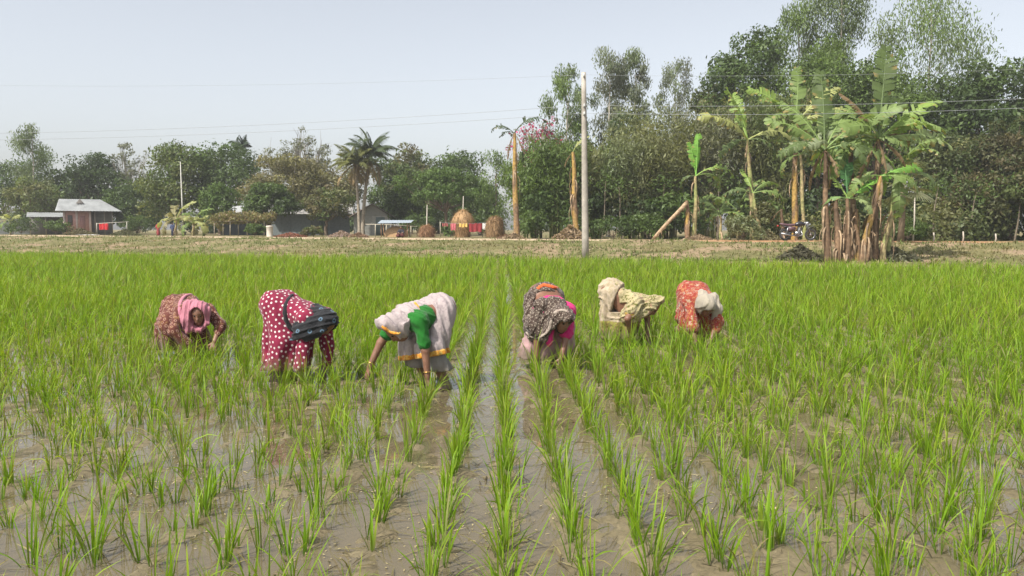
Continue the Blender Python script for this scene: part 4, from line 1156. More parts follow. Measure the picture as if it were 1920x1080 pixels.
def build_people():
    Z = np.array([0, 0, 1.0])
    # ---------- woman with the pink scarf
    c_flor = cloth('brown_floral_cotton', (0.115, 0.036, 0.027), chain(motif((0.42, 0.26, 0.19), 0.017, 0.006), blotch((0.20, 0.10, 0.045), 22, 0.57, 0.64, d3=True)))
    c_pink = cloth('pink_scarf_cotton', (0.44, 0.17, 0.22), None, bump=0.8)
    B = Body('woman in brown floral dress and pink headscarf bending to weed', 352, 9.0, (340, 576, .26), (364, 586, -.10), (374, 588, -.25), -78, (0.10, -0.93, -0.36),
             [(402, 640, -.30), (356, 648, -.34)], [(-0.02 + 0.12, 0.10), (-0.14, 0.12)], (0.05, -0.35, 0.94))
    Lq = lambda u, v, dy: pix(u, v, 9.0 + dy) - B.root_loc
    B.build_body()
    fold = lambda p: folds(p, B.pe, lambda z: 0.014 * (1 - sstep(0.15, 0.6, z)) + 0.003, 11, 1.0) + crease(p, (30, 18, 22), 1.0, 0.009)
    pr = B.torso(0.022) + skirt_prims(B, 0.10, 0.13, 0.185, 1.15) + B.arm(0, 0.018, 1.85, 0.004) + B.arm(1, 0.02, 1.85, 0.006)
    pr.append((B.pe - B.l * 0.08, B.pe - B.l * 0.20 + B.f * 0.12 - Z * 0.52, 0.12, 0.14))
    df = garment(B, 'dress', pr, c_flor, fold=fold, cuts=[(np.array([0, 0, 0.08]), -Z)], dot=0.046, h=0.011)[1]
    sc = [(B.hd - B.hf * 0.01, B.hd + B.hu * 0.03, 0.118, 0.118), (B.hd - B.hf * 0.07, B.sc + B.up * 0.08, 0.10, 0.075),
          (Lq(354, 572, -.26), Lq(350, 600, -.27), 0.062, 0.068), (Lq(350, 600, -.27), Lq(346, 628, -.26), 0.068, 0.030), (Lq(358, 596, -.29), Lq(352, 622, -.29), 0.045, 0.034), (Lq(346, 590, -.22), Lq(341, 612, -.22), 0.04, 0.03),
          (Lq(391, 580, -.26), Lq(389, 606, -.28), 0.020, 0.018), (Lq(389, 606, -.28), Lq(374, 619, -.27), 0.02, 0.034), (Lq(374, 619, -.25), Lq(362, 616, -.27), 0.034, 0.04)]
    sf = lambda p: crease(p, (64, 20, -8), 4.0, 0.011) + 0.003 * wave3(p, 45, 1)
    garment(B, 'headscarf', sc, c_pink, k=0.03, fold=sf, sub=[hood_cut(B, fwd=0.115, rad=(0.084, 0.125, 0.128), off=-B.hu * 0.012 + B.hs * 0.008)], h=0.0095)
    strip(B, 'scarf_loop', on_surface(B, df, [(362, 553), (352, 552), (344, 557), (338, 566), (336, 578), (338, 590), (342, 602)], 0.006), 0.042, c_pink, 0.03)

    # ---------- woman in the polka-dot dress
    c_dot = cloth('maroon_polka_dot_cotton', (0.195, 0.016, 0.045), motif((0.62, 0.56, 0.54), 0.0108))
    c_blk = cloth('black_printed_scarf', (0.022, 0.023, 0.026), motif((0.11, 0.18, 0.25), 0.020, 0.009), bump=0.6)
    c_pale = cloth('pale_salwar_cotton', (0.36, 0.34, 0.29))
    B = Body('woman in maroon polka-dot dress with black headscarf bending to weed', 545, 7.6, (528, 574, .10), (592, 596, -.08), (609, 604, -.19), -22, (0.42, -0.30, -0.86),
             [(608, 700, -.02), (563, 700, -.26)], [(-0.06, 0.16), (-0.14, -0.06)], (0.86, -0.35, 0.30))
    B.build_body()
    Lq = lambda u, v, dy: pix(u, v, 7.6 + dy) - B.root_loc
    fold = lambda p: folds(p, B.pe - B.f * 0.02, lambda z: 0.015 * (1 - sstep(0.2, 0.62, z)) + 0.002, 9, 2.0) + crease(p, (26, 14, 8), 2.0, 0.009)
    pr = B.torso(0.022) + skirt_prims(B, 0.13, 0.125, 0.165) + B.arm(0, 0.016, 1.75, 0.004) + B.arm(1, 0.02, 1.7, 0.012)
    pr.append((B.pe + B.f * 0.05, B.pe + B.f * 0.10 - Z * 0.46, 0.10, 0.085)); pr.append((Lq(520, 580, .05), Lq(512, 690, .02), 0.12, 0.10))
    kf = garment(B, 'kameez', pr, c_dot, fold=fold, cuts=[(np.array([0, 0, 0.115]), -Z)], dot=0.042, h=0.0098)[1]
    garment(B, 'salwar', B.leg(0, 0.03, 1.8, 0.02) + B.leg(1, 0.03, 1.8, 0.02), c_pale, fold=lambda p: 0.006 * wave3(p, 45, 1), h=0.014)
    sf = lambda p: crease(p, (-18, 8, 60), 2.0, 0.012) + 0.003 * wave3(p, 40, 5)
    sc = [(B.hd, B.hd + B.hu * 0.03, 0.115, 0.108), (B.hd - B.hf * 0.02, B.sc + B.up * 0.03, 0.112, 0.105), (B.sc - B.l2 * 0.06 + B.up * 0.02, B.sc - B.l2 * 0.13 - Z * 0.06, 0.09, 0.08),
          (B.sc - B.l2 * 0.10 + B.up * 0.01, Lq(570, 612, -.24), 0.085, 0.075), (Lq(585, 608, -.26), Lq(560, 625, -.27), 0.075, 0.05), (Lq(574, 622, -.27), Lq(545, 637, -.27), 0.055, 0.020), (Lq(604, 616, -.26), Lq(574, 632, -.28), 0.065, 0.045), (Lq(578, 598, -.2), Lq(556, 614, -.24), 0.065, 0.045)]
    garment(B, 'headscarf', sc, c_blk, k=0.03, fold=sf, sub=[hood_cut(B, fwd=0.12, rad=(0.08, 0.095, 0.10), off=B.hu * 0.0)], cuts=[(Lq(590, 640, -.26), (0.42, -0.05, -1.0)), (Lq(560, 639, -.26), (-0.05, 0, -1.0))], dot=0.10, h=0.0095)
    strip(B, 'scarf_band', on_surface(B, kf, [(571, 549), (561, 548), (550, 551), (541, 559), (535, 571), (534, 585), (537, 599), (543, 611), (552, 620)], 0.006), [0.02, 0.03, 0.035, 0.04, 0.045, 0.05, 0.055, 0.06, 0.06], c_blk, 0.03)

    # ---------- woman in the white sari
    c_white = cloth('off_white_sari_cotton', (0.43, 0.365, 0.36), blotch((0.34, 0.28, 0.285), 26, 0.52, 0.62, d3=True), bump=0.4, tr=0.2)
    c_bord = cloth('orange_sari_border', (0.62, 0.25, 0.03), blotch((0.66, 0.42, 0.10), 30, 0.5, 0.56, d3=True))
    c_green = cloth('green_blouse_cotton', (0.016, 0.135, 0.018), bump=0.6)
    c_dkg = cloth('grey_petticoat', (0.23, 0.215, 0.205))
    B = Body('woman in white sari with orange border and green blouse bending to weed', 780, 7.2, (818, 584, .16), (766, 600, -.10), (744, 616, -.18), -140, (-0.42, -0.34, -0.84),
             [(803, 716, -.26), (693, 688, -.06)], [(0.28, -0.02), (0.06, 0.24)], (-0.82, -0.38, 0.42))
    Lq = lambda u, v, dy: pix(u, v, 7.2 + dy) - B.root_loc
    B.build_body(); bangle(B, 0, 0.80); bangle(B, 1, 0.84)
    pr = [q for q in B.torso(0.014)] + B.arm(0, 0.010, 0.78, 0.010) + B.arm(1, 0.016, 0.62, 0.008)
    garment(B, 'blouse', pr, c_green, fold=lambda p: crease(p, (24, 10, 46), 1.0, 0.008), h=0.0105, cuts=[(B.pe + B.td * 0.17, -B.td)])
    fold = lambda p: folds(p, B.pe, lambda z: 0.016 * (1 - sstep(0.25, 0.7, z)) + 0.003, 10, 3.0) + crease(p, (30, 20, 6), 3.0, 0.014, warp=1.8, wf=7)
    hemn = np.array([0.18, -0.1, -1.0])
    skp = skirt_prims(B, 0.24, 0.138, 0.165) + [(B.pe - B.td * 0.02, B.pe + B.td * 0.08, 0.150, 0.125), (B.pe - B.td * 0.05 + B.up * 0.02, B.pe + B.td * 0.02 + B.up * 0.01, 0.145, 0.14)]
    garment(B, 'sari_skirt', skp, c_white, fold=fold, cuts=[(Lq(832, 660, -.05), hemn)], h=0.011)
    garment(B, 'sari_border', [(a, b, ra + 0.004, rb + 0.004) for a, b, ra, rb in skp], c_bord, fold=fold, cuts=[(Lq(832, 664, -.05), hemn), (Lq(832, 653, -.05), -hemn)], h=0.011)
    garment(B, 'petticoat', skirt_prims(B, 0.16, 0.10, 0.13), c_dkg, fold=lambda p: 0.5 * fold(p), cuts=[(np.array([0, 0, 0.17]), -Z)], h=0.014)
    sf = lambda p: crease(p, (30, 34, 22), 3.0, 0.017, warp=2.0, wf=7) + 0.002 * wave3(p, 36, 2)
    pal = [(B.hd - B.hf * 0.01, B.hd + B.hu * 0.02, 0.116, 0.112), (B.hd - B.hf * 0.03, B.sc + B.up * 0.035 - B.l2 * 0.02, 0.112, 0.108), (B.sc + B.up * 0.04 - B.l2 * 0.06, B.pe + B.td * 0.14 + B.up * 0.03 - B.l2 * 0.06, 0.100, 0.108), (B.sc + B.up * 0.035 - B.l2 * 0.01, B.pe + B.td * 0.20 + B.up * 0.03 - B.l2 * 0.01, 0.098, 0.10),
           (B.sc - B.l2 * 0.1, B.sc - B.l2 * 0.17 - Z * 0.02, 0.09, 0.07), (B.hd + B.hu * 0.09 - B.hf * 0.02, B.hd + B.hu * 0.15 + B.hf * 0.02, 0.080, 0.055), (B.hd + B.hu * 0.05 + B.hs * 0.05, B.hd + B.hu * 0.12 + B.hs * 0.05 + B.hf * 0.02, 0.06, 0.05), (B.hd + B.hu * 0.05 - B.hs * 0.05, B.hd + B.hu * 0.12 - B.hs * 0.05 + B.hf * 0.02, 0.06, 0.05),
           (Lq(765, 612, -.28), Lq(768, 634, -.27), 0.050, 0.030), (Lq(774, 606, -.26), Lq(779, 622, -.26), 0.04, 0.02)]
    subs = [hood_cut(B, fwd=0.135, rad=(0.088, 0.115, 0.125), off=B.hu * 0.03)]
    cutp = (B.sc + B.l2 * 0.105, nrmz(B.l2 - B.up * 0.25 - B.td * 0.15))
    pal.append((B.sc + B.up * 0.03 + B.l2 * 0.04, B.pe + B.td * 0.24 + B.up * 0.03 + B.l2 * 0.02, 0.095, 0.09))
    pf = garment(B, 'pallu', pal, c_white, k=0.03, fold=sf, sub=subs + [plane_above(cutp[0], cutp[1], 0.30)], h=0.0095)[1]
    for nm, uv, w in (('pallu_border', [(770, 560), (777, 566), (783, 574), (786, 583), (786, 592), (783, 600), (778, 605)], 0.024),
                      ('hood_border', [(716, 611), (722, 616), (729, 621), (737, 624), (745, 625), (751, 623)], 0.030)):
        q = on_surface(B, pf, uv, 0.003)
        if len(q) > 2: strip(B, nm, q, w, c_bord, 0.016)
    q = Lq(818, 598, 0); strip(B, 'waist_border', [Lq(803, 577, -.03), Lq(809, 588, -.05), Lq(818, 597, -.04), Lq(824, 600, -.02)], 0.030, c_bord, 0.016)

    # ---------- woman in the dark printed sari, pink blouse
    c_dk = cloth('dark_printed_sari', (0.060, 0.040, 0.032), chain(blotch((0.22, 0.18, 0.145), 34, 0.54, 0.60, dist=2.0, d3=True), motif((0.36, 0.31, 0.25), 0.0062)), bump=0.6)
    c_hot = cloth('hot_pink_blouse', (0.56, 0.03, 0.17), bump=0.7)
    c_or = cloth('orange_petticoat_band', (0.62, 0.12, 0.035), bump=0.8)
    c_rose = cloth('pale_rose_petticoat', (0.40, 0.25, 0.25), blotch((0.32, 0.22, 0.21), 20, d3=True), bump=0.8)
    c_cream = cloth('cream_sari_edge', (0.38, 0.32, 0.265), blotch((0.24, 0.17, 0.15), 60, 0.52, 0.6, d3=True))
    B = Body('woman in dark printed sari and hot pink blouse bending to weed', 1024, 8.2, (1022, 558, .28), (1040, 582, -.03), (1053, 600, -.19), -62, (0.48, -0.76, -0.44),
             [(1050, 688, -.22), (1004, 690, -.12)], [(0.10, 0.18), (-0.12, 0.10)], (0.20, -0.38, 0.90))
    B.build_body(); B.hair()
    Lq = lambda u, v, dy: pix(u, v, 8.2 + dy) - B.root_loc
    garment(B, 'blouse', B.torso(0.014) + B.arm(0, 0.024, 0.9, 0.01) + B.arm(1, 0.018, 0.8, 0.01), c_hot, fold=lambda p: crease(p, (24, 20, 44), 2.0, 0.008), h=0.0105, cuts=[(B.pe + B.td * 0.20, -B.td)])
    strip(B, 'blouse_end', [B.sc - Z * 0.06 + B.f * 0.02, Lq(1031, 618, -.16), Lq(1029, 650, -.17)], [0.10, 0.085, 0.07], c_hot, 0.04)
    fold = lambda p: folds(p, B.pe, lambda z: 0.014 * (1 - sstep(0.2, 0.7, z)) + 0.003, 10, 4.0) + crease(p, (30, 18, 12), 4.0, 0.011)
    sk = skirt_prims(B, 0.05, 0.13, 0.165) + [(B.pe - B.td * 0.05, B.pe + B.td * 0.07, 0.15, 0.135)]
    garment(B, 'sari_skirt', sk, c_dk, fold=fold, sub=[plane_above(B.pe + B.td * 0.09, B.td, 0.5)], cuts=[(Lq(1000, 632, 0), (-0.2, -0.1, -1))], dot=0.03, h=0.011)
    garment(B, 'petticoat', skirt_prims(B, 0.09, 0.12, 0.185, 1.05), c_rose, fold=fold, cuts=[(np.array([0, 0, 0.10]), -Z), (np.array([0, 0, 0.45]), Z)], h=0.012)
    wb = [B.pe + B.td * (0.03 + 0.02 * math.sin(7 * a)) + B.up * (0.150 * math.cos(a)) + B.l2 * 0.19 * math.sin(a) for a in np.linspace(-0.75, 0.75, 13)]
    strip(B, 'waistband', wb, 0.040, c_or, 0.022)
    sf = lambda p: crease(p, (46, 10, -26), 1.0, 0.012) + 0.004 * wave3(p, 36, 4)
    pal = [(B.hd - B.hf * 0.01, B.hd + B.hu * 0.03, 0.120, 0.116), (B.hd - B.hf * 0.05, B.sc + B.up * 0.05 - B.l2 * 0.02, 0.112, 0.10), (B.sc + B.up * 0.05 + B.l2 * 0.06, B.sc + B.up * 0.05 - B.l2 * 0.14, 0.075, 0.085),
           (B.sc - B.l2 * 0.15 + B.up * 0.02, Lq(1003, 612, -.10), 0.085, 0.085), (Lq(1003, 606, -.08), Lq(1000, 630, -.06), 0.085, 0.06), (Lq(1012, 590, .0), Lq(1020, 634, -.16), 0.085, 0.055), (Lq(994, 560, .16), Lq(996, 615, .02), 0.075, 0.085),
           (Lq(1032, 596, -.14), Lq(1026, 622, -.2), 0.065, 0.045), (Lq(1020, 596, -.06), Lq(1008, 622, -.12), 0.085, 0.06), (B.hd + B.hs * 0.0 + B.hu * 0.06, B.hd + B.hu * 0.07 + B.hf * 0.09, 0.095, 0.07), (Lq(1038, 592, -.22), Lq(1038, 612, -.24), 0.05, 0.04), (Lq(1071, 592, -.22), Lq(1068, 612, -.24), 0.035, 0.025)]
    pf = garment(B, 'pallu', pal, c_dk, k=0.035, fold=sf, sub=[hood_cut(B, fwd=0.125, rad=(0.098, 0.15, 0.135), off=-B.hu * 0.05)], dot=0.03, h=0.0098)[1]
    for nm, uv, w in (('hood_border', [(1038, 588), (1044, 583), (1052, 581), (1060, 582), (1067, 586)], 0.030), ('pallu_edge', [(1034, 600), (1032, 612), (1026, 622), (1016, 630), (1006, 634), (996, 630), (986, 622)], 0.034)):
        q = on_surface(B, pf, uv, 0.003)
        if len(q) > 2: strip(B, nm, q, w, c_cream, 0.014)

    # ---------- woman in the cream and olive sari
    c_cr = cloth('cream_olive_sari', (0.40, 0.34, 0.19), chain(blotch((0.13, 0.13, 0.035), 17, 0.54, 0.60, dist=2.0, d3=True), blotch((0.40, 0.22, 0.16), 13, 0.60, 0.68, d3=True)), bump=0.6)
    c_cr2 = cloth('plain_cream_sari', (0.42, 0.34, 0.245), blotch((0.33, 0.27, 0.17), 18, d3=True), bump=0.6)
    c_ol = cloth('olive_yellow_hem', (0.21, 0.185, 0.045), blotch((0.12, 0.09, 0.03), 24, 0.5, 0.6, d3=True), bump=0.8)
    c_ye = cloth('yellow_sleeve', (0.42, 0.27, 0.06))
    B = Body('woman in cream and olive sari with bare lower back bending to weed', 1170, 9.9, (1150, 550, .06), (1196, 568, -.06), (1220, 574, -.11), -14, (0.55, -0.22, -0.80),
             [(1214, 630, .08), (1181, 622, -.22)], [(-0.10, 0.12), (-0.16, -0.06)], (0.82, -0.25, 0.50))
    B.build_body()
    Lq = lambda u, v, dy: pix(u, v, 9.9 + dy) - B.root_loc
    garment(B, 'blouse', B.torso(0.012) + B.arm(0, 0.018, 0.6, 0.008) + B.arm(1, 0.016, 0.62, 0.012), c_ye, fold=lambda p: 0.005 * wave3(p, 40, 2), h=0.012, cuts=[(B.pe + B.td * 0.24, -B.td)])
    fold = lambda p: folds(p, B.pe, lambda z: 0.016 * (1 - sstep(0.3, 0.75, z)) + 0.003, 9, 5.0) + crease(p, (22, 8, 26), 5.0, 0.013, warp=4.0, wf=11)
    sk = skirt_prims(B, 0.12, 0.135, 0.17, 1.05) + [(B.pe - B.td * 0.05 + B.up * 0.02, B.pe + B.td * 0.06 + B.up * 0.015, 0.16, 0.155), (Lq(1142, 556, .0), Lq(1140, 622, -.02), 0.10, 0.10)]
    garment(B, 'sari_skirt', sk, c_cr2, fold=fold, sub=[plane_above(B.pe + B.td * 0.08, B.td, 0.42)], cuts=[(np.array([0, 0, 0.30]), -Z)], h=0.011)
    garment(B, 'sari_hem', sk, c_ol, fold=lambda p: fold(p) + 0.004, cuts=[(np.array([0, 0, 0.10]), (0.1, 0, -1)), (np.array([0, 0, 0.31]), Z)])
    wb = [B.pe + B.td * 0.02 + B.up * (0.150 * math.cos(a)) + B.l2 * 0.18 * math.sin(a) for a in np.linspace(-1.5, 1.3, 11)]
    strip(B, 'waist_roll', wb, 0.070, c_cr, 0.045)
    sf = lambda p: crease(p, (-20, 10, 34), 2.0, 0.015, warp=4.5, wf=13) + 0.005 * wave3(p, 34, 4)
    pal = [(B.hd - B.hf * 0.01, B.hd + B.hu * 0.02, 0.118, 0.112), (B.hd - B.hf * 0.03, B.sc + B.up * 0.02, 0.115, 0.11), (B.sc + B.up * 0.0 - B.l2 * 0.04, B.sc - B.td * 0.20 - B.l2 * 0.07 + B.up * 0.01, 0.118, 0.112),
           (B.sc - B.l2 * 0.10, Lq(1172, 594, -.20), 0.095, 0.075), (B.sh[1], B.sh[1] * 0.45 + B.el[1] * 0.55, 0.095, 0.085), (Lq(1176, 590, -.2), Lq(1205, 588, -.2), 0.075, 0.07), (B.hd + B.hu * 0.08 - B.hf * 0.02, B.hd + B.hu * 0.15 + B.hf * 0.01, 0.080, 0.05)]
    garment(B, 'pallu', pal, c_cr, k=0.03, fold=sf, sub=[hood_cut(B, fwd=0.125, rad=(0.09, 0.105, 0.125), off=B.hu * 0.03)], cuts=[(B.sc - B.td * 0.215, -B.td - B.up * 0.55), (Lq(1200, 599, -.2), (0.55, -0.15, -1.0))], h=0.0105)

    # ---------- woman in the red printed dress
    c_red = cloth('red_yellow_print_cotton', (0.27, 0.045, 0.032), chain(blotch((0.38, 0.17, 0.075), 17, 0.54, 0.60, dist=2.0, d3=True), blotch((0.38, 0.27, 0.20), 21, 0.57, 0.63, d3=True)), bump=0.8)
    c_ivory = cloth('ivory_scarf_cotton', (0.35, 0.31, 0.245), blotch((0.27, 0.24, 0.20), 9, 0.5, 0.7, d3=True), bump=0.6)
    B = Body('woman in red and yellow printed dress with ivory headscarf bending to weed', 1308, 10.0, (1300, 550, .26), (1314, 564, -.08), (1323, 574, -.24), -72, (0.20, -0.83, -0.52),
             [(1334, 634, -.26), (1303, 634, -.34)], [(0.08, 0.12), (-0.14, 0.10)], (0.10, -0.50, 0.86))
    B.build_body()
    Lq = lambda u, v, dy: pix(u, v, 10.0 + dy) - B.root_loc
    fold = lambda p: folds(p, B.pe, lambda z: 0.016 * (1 - sstep(0.2, 0.65, z)) + 0.003, 10, 6.0) + crease(p, (28, 18, 20), 6.0, 0.011)
    pr = B.torso(0.024) + skirt_prims(B, 0.12, 0.13, 0.165, 1.1) + B.arm(0, 0.02, 1.4, 0.01) + B.arm(1, 0.026, 1.45, 0.016)
    pr.append((B.pe - B.l * 0.10, Lq(1278, 598, .10), 0.11, 0.07))
    garment(B, 'dress', pr, c_red, fold=fold, cuts=[(np.array([0, 0, 0.13]), -Z)], h=0.011)
    sf = lambda p: crease(p, (48, 15, -20), 3.0, 0.010) + 0.004 * wave3(p, 36, 2)
    sc = [(B.hd - B.hf * 0.01, B.hd + B.hu * 0.04, 0.120, 0.118), (B.hd - B.hf * 0.05, B.sc + B.up * 0.06, 0.115, 0.085), (Lq(1338, 556, -.12), Lq(1345, 582, -.16), 0.055, 0.065), (Lq(1345, 580, -.16), Lq(1340, 598, -.18), 0.065, 0.045), (B.hd + B.hu * 0.06, B.hd + B.hu * 0.07 + B.hf * 0.07, 0.10, 0.085), (Lq(1334, 572, -.3), Lq(1336, 590, -.3), 0.022, 0.018)]
    garment(B, 'headscarf', sc, c_ivory, k=0.03, fold=sf, sub=[hood_cut(B, fwd=0.12, rad=(0.080, 0.125, 0.105), off=-B.hu * 0.055)], h=0.0105)

# ------------------------------------------------------------------ pole and wires
def build_power():
    def pole(u, Y, topz, lean, label, off=False):
        x = x_at(u, Y, 0.2) if not off else u
        z0 = float(zg(x, Y)) - 0.1
        root = thing('utility_pole', label, 'pole', (x, Y, z0), group='concrete utility poles along the field edge')
        h = topz - z0; mb = MB()
        t = np.linspace(0, 1, 8)
        pts = np.stack([lean * t, 0 * t, h * t], 1)
        mb.tube(pts, np.linspace(0.155, 0.095, 8), 10)
        mb.build('shaft', M['concrete'], root)
        att = []
        for z, s in ((topz - 0.12, 0.0), (6.42, 0.16), (6.10, 0.0)):
            k = (z - z0) / h
            att.append(np.array([x + lean * k, Y - 0.16, z]))
            bm = MB(); V, Q = lathe([(0.002, -0.07), (0.035, -0.06), (0.045, -0.02), (0.028, 0), (0.04, 0.03), (0.02, 0.06), (0.002, 0.065)], 8)
            bm.add(V + np.array([lean * k, -0.16, z - z0]), Q, None, (0.5, 0.5, 0.48)); bm.build('insulator', M['vcol'], root, smooth=True)
            bb = MB(); bb.box((lean * k - 0.02, -0.16, z - z0 - 0.09), (lean * k + 0.02, -0.05, z - z0 - 0.06)); bb.build('bracket', M['wire'], root)
        return att
    a = pole(1098, 33.0, 7.75, -0.13, 'slender grey concrete utility pole at the edge of the rice field')
    l = pole(-36.0, 43.0, 9.3, 0.0, 'concrete utility pole beyond the brick house side of the field', True)
    r_ = pole(33.0, 22.5, 7.3, 0.0, 'concrete utility pole beyond the banana clump side of the field', True)
    names = ['topmost thin power wire strung from the concrete pole', 'middle power wire strung from the concrete pole', 'lowest power wire strung from the concrete pole']
    for i in range(3):
        mb = MB()
        for p, q, sag in ((l[i], a[i], 0.35), (a[i], r_[i], 0.55)):
            t = np.linspace(0, 1, 25)[:, None]
            pts = p + (q - p) * t; pts[:, 2] -= (4 * sag * t * (1 - t))[:, 0]
            mb.tube(pts, 0.0065 if i else 0.004, 4, cap=False)
        o = mb.build('power_wire', M['wire'])
        tag(o, names[i], 'wire', 'power wires on the poles')

# ------------------------------------------------------------------ village buildings and things
def hip_roof(mb, x0, x1, y0, y1, z, h, rx0, rx1, col, th=0.06, n=40):
    """corrugated hip roof"""
    ym = (y0 + y1) / 2
    P = {'a': (x0, y0, z), 'b': (x1, y0, z), 'c': (x1, y1, z), 'd': (x0, y1, z), 'e': (rx0, ym, z + h), 'f': (rx1, ym, z + h)}
    P = {k: np.array(v, float) for k, v in P.items()}
    def slope(a, b, c, d):
        # a-b eave, d-c ridge; corrugations run down the slope
        t = np.linspace(0, 1, n + 1)[:, None]
        lo = a + (b - a) * t; hi = d + (c - d) * t
        nr = nrmz(np.cross(b - a, d - a)); w = 0.03 * (np.arange(n + 1) % 2)[:, None]
        V = np.vstack([lo + nr * w, hi + nr * w]); i = np.arange(n)
        mb.add(V, np.stack([i, i + 1, i + n + 2, i + n + 1], 1), None, col)
    slope(P['a'], P['b'], P['f'], P['e']); slope(P['c'], P['d'], P['e'], P['f'])
    slope(P['b'], P['c'], P['f'], P['f']); slope(P['d'], P['a'], P['e'], P['e'])

def build_village():
    r = np.random.default_rng(51)
    # brick house with the tin hip roof
    Y = 82.0; x = x_at(168, Y); z0 = float(zg(x, Y)); s = Y / F
    root = thing('brick_house', 'small pink brick house under a pale tin hip roof beside the road', 'house', (x, Y, z0), rotz=math.atan2(-x, Y))
    hw = 2.25; px = lambda u: (u - 168) * s
    w = MB(); w.box((px(126), 0, 0), (px(171), 3.4, 2.55), (0.46, 0.26, 0.22))
    wall = w.build('wall', M['vcol'], root)
    for i in range(3):     # lime-washed pillars
        b = MB(); u = (127.5, 148, 170)[i]; b.box((px(u) - 0.10, -0.05, 0), (px(u) + 0.10, 0.0, 2.5), (0.52, 0.42, 0.38)); b.build('pillar', M['vcol'], wall)
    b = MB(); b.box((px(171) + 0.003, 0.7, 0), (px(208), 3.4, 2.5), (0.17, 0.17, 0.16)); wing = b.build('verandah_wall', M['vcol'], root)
    for i in range(3):
        b = MB(); u = (178, 194, 207)[i]; b.tube(np.array([[px(u), 0.05, 0], [px(u), 0.05, 2.5]]), 0.05, 6, (0.25, 0.22, 0.18)); b.build('post', M['vcol'], root)
    b = MB(); b.box((px(133), -0.03, 1.0), (px(141), 0.02, 2.0), (0.10, 0.08, 0.07)); win = b.build('window', M['vcol'], root)
    b = MB()
    for q in range(5): b.box((px(133) + 0.07 + q * 0.07, -0.05, 1.02), (px(133) + 0.085 + q * 0.07, -0.032, 1.98), (0.3, 0.28, 0.26))
    b.build('bars', M['vcol'], win)
    b = MB(); b.box((px(153), -0.03, 0), (px(162), 0.02, 1.95), (0.30, 0.16, 0.14)); b.build('door', M['vcol'], root)
    m = MB(); hip_roof(m, px(114), px(223), -0.6, 4.0, 2.42, 1.25, px(120), px(188), (1, 1, 1)); roof = m.build('roof', M['tin'], root)
    b = MB(); b.add([[px(147), 0.62, 3.22], [px(161), 0.62, 3.22], [px(154), 0.62, 3.72], [px(154), 1.5, 3.68]], None, [[0, 1, 2], [0, 2, 3], [1, 3, 2]], (0.12, 0.11, 0.10)); b.build('roof_vent', M['vcol'], roof)
    # low tin lean-to beside the brick house
    Y = 84.0; x = x_at(95, Y); s = Y / F
    root = thing('tin_shed', 'dark open lean-to shed with low tin roof beside the brick house', 'shed', (x, Y, float(zg(x, Y))), rotz=math.atan2(-x, Y))
    b = MB(); b.box((-1.9, 2.2, 0), (1.2, 2.3, 1.9), (0.14, 0.13, 0.12)); b.build('back_wall', M['vcol'], root)
    for q in (-1.8, -0.4, 1.1):
        b = MB(); b.tube(np.array([[q, 0, 0], [q, 0, 1.9]]), 0.05, 6, (0.3, 0.26, 0.2)); b.build('post', M['vcol'], root)
    m = MB(); t = np.arange(31); V = np.vstack([np.stack([-2.1 + t * 0.115, 0 * t - 0.3, 1.85 + 0.03 * (t % 2)], 1), np.stack([-2.1 + t * 0.115, 0 * t + 2.5, 2.35 + 0.03 * (t % 2)], 1)])
    i = np.arange(30); m.add(V, np.stack([i, i + 1, i + 32, i + 31], 1)); m.build('roof', M['tin'], root)
    # pale tin fence at the far end
    Y = 88.0; x = x_at(8, Y)
    root = thing('tin_fence', 'pale corrugated tin fence beside the road past the brick house', 'fence', (x, Y, float(zg(x, Y))), rotz=math.atan2(-x, Y))
    for q in range(8):
        m = MB(); t = np.arange(11); xx = -3.6 + q * 0.92 + t * 0.09; h_ = 1.75 + r.normal(0, 0.06)
        V = np.vstack([np.stack([xx, 0.02 * (t % 2), 0 * t], 1), np.stack([xx, 0.02 * (t % 2), 0 * t + h_], 1)]); i = np.arange(10)
        m.add(V, np.stack([i, i + 1, i + 12, i + 11], 1)); m.build('panel', M['tin'], root)
    # tin-walled houses under the trees
    def tin_house(label, u0, u1, Y, hwall, hroof, roof_col, wall_col, ridge='x', door=True, name='tin_house'):
        x0, x1 = x_at(u0, Y), x_at(u1, Y); xm = (x0 + x1) / 2; w2 = (x1 - x0) / 2
        root = thing(name, label, 'house', (xm, Y, float(zg(xm, Y))), rotz=math.atan2(-xm, Y))
        npan = max(4, int(w2 * 2 / 0.8))
        core = MB(); core.box((-w2 + 0.02, 0.04, 0), (w2 - 0.02, 3.6, hwall), tuple(np.array(wall_col) * 0.8)); wall = core.build('wall', M['vcol'], root)
        for q in range(npan):
            xx0 = -w2 + q * 2 * w2 / npan; pw = 2 * w2 / npan - 0.02
            t = np.arange(9); xx = xx0 + t * pw / 8
            m = MB(); V = np.vstack([np.stack([xx, 0.025 * (t % 2), 0 * t], 1), np.stack([xx, 0.025 * (t % 2), 0 * t + hwall], 1)]); i = np.arange(8)
            m.add(V, np.stack([i, i + 1, i + 10, i + 9], 1), None, np.array(wall_col) * r.uniform(0.8, 1.15)); m.build('panel', M['vcol'], wall)
        if door:
            b = MB(); b.box((w2 * 0.2, -0.06, 0), (w2 * 0.2 + 0.8, -0.01, min(1.8, hwall - 0.1)), (0.10, 0.13, 0.12)); b.build('door', M['vcol'], root)
        m = MB(); n = 30; t = np.arange(n + 1)
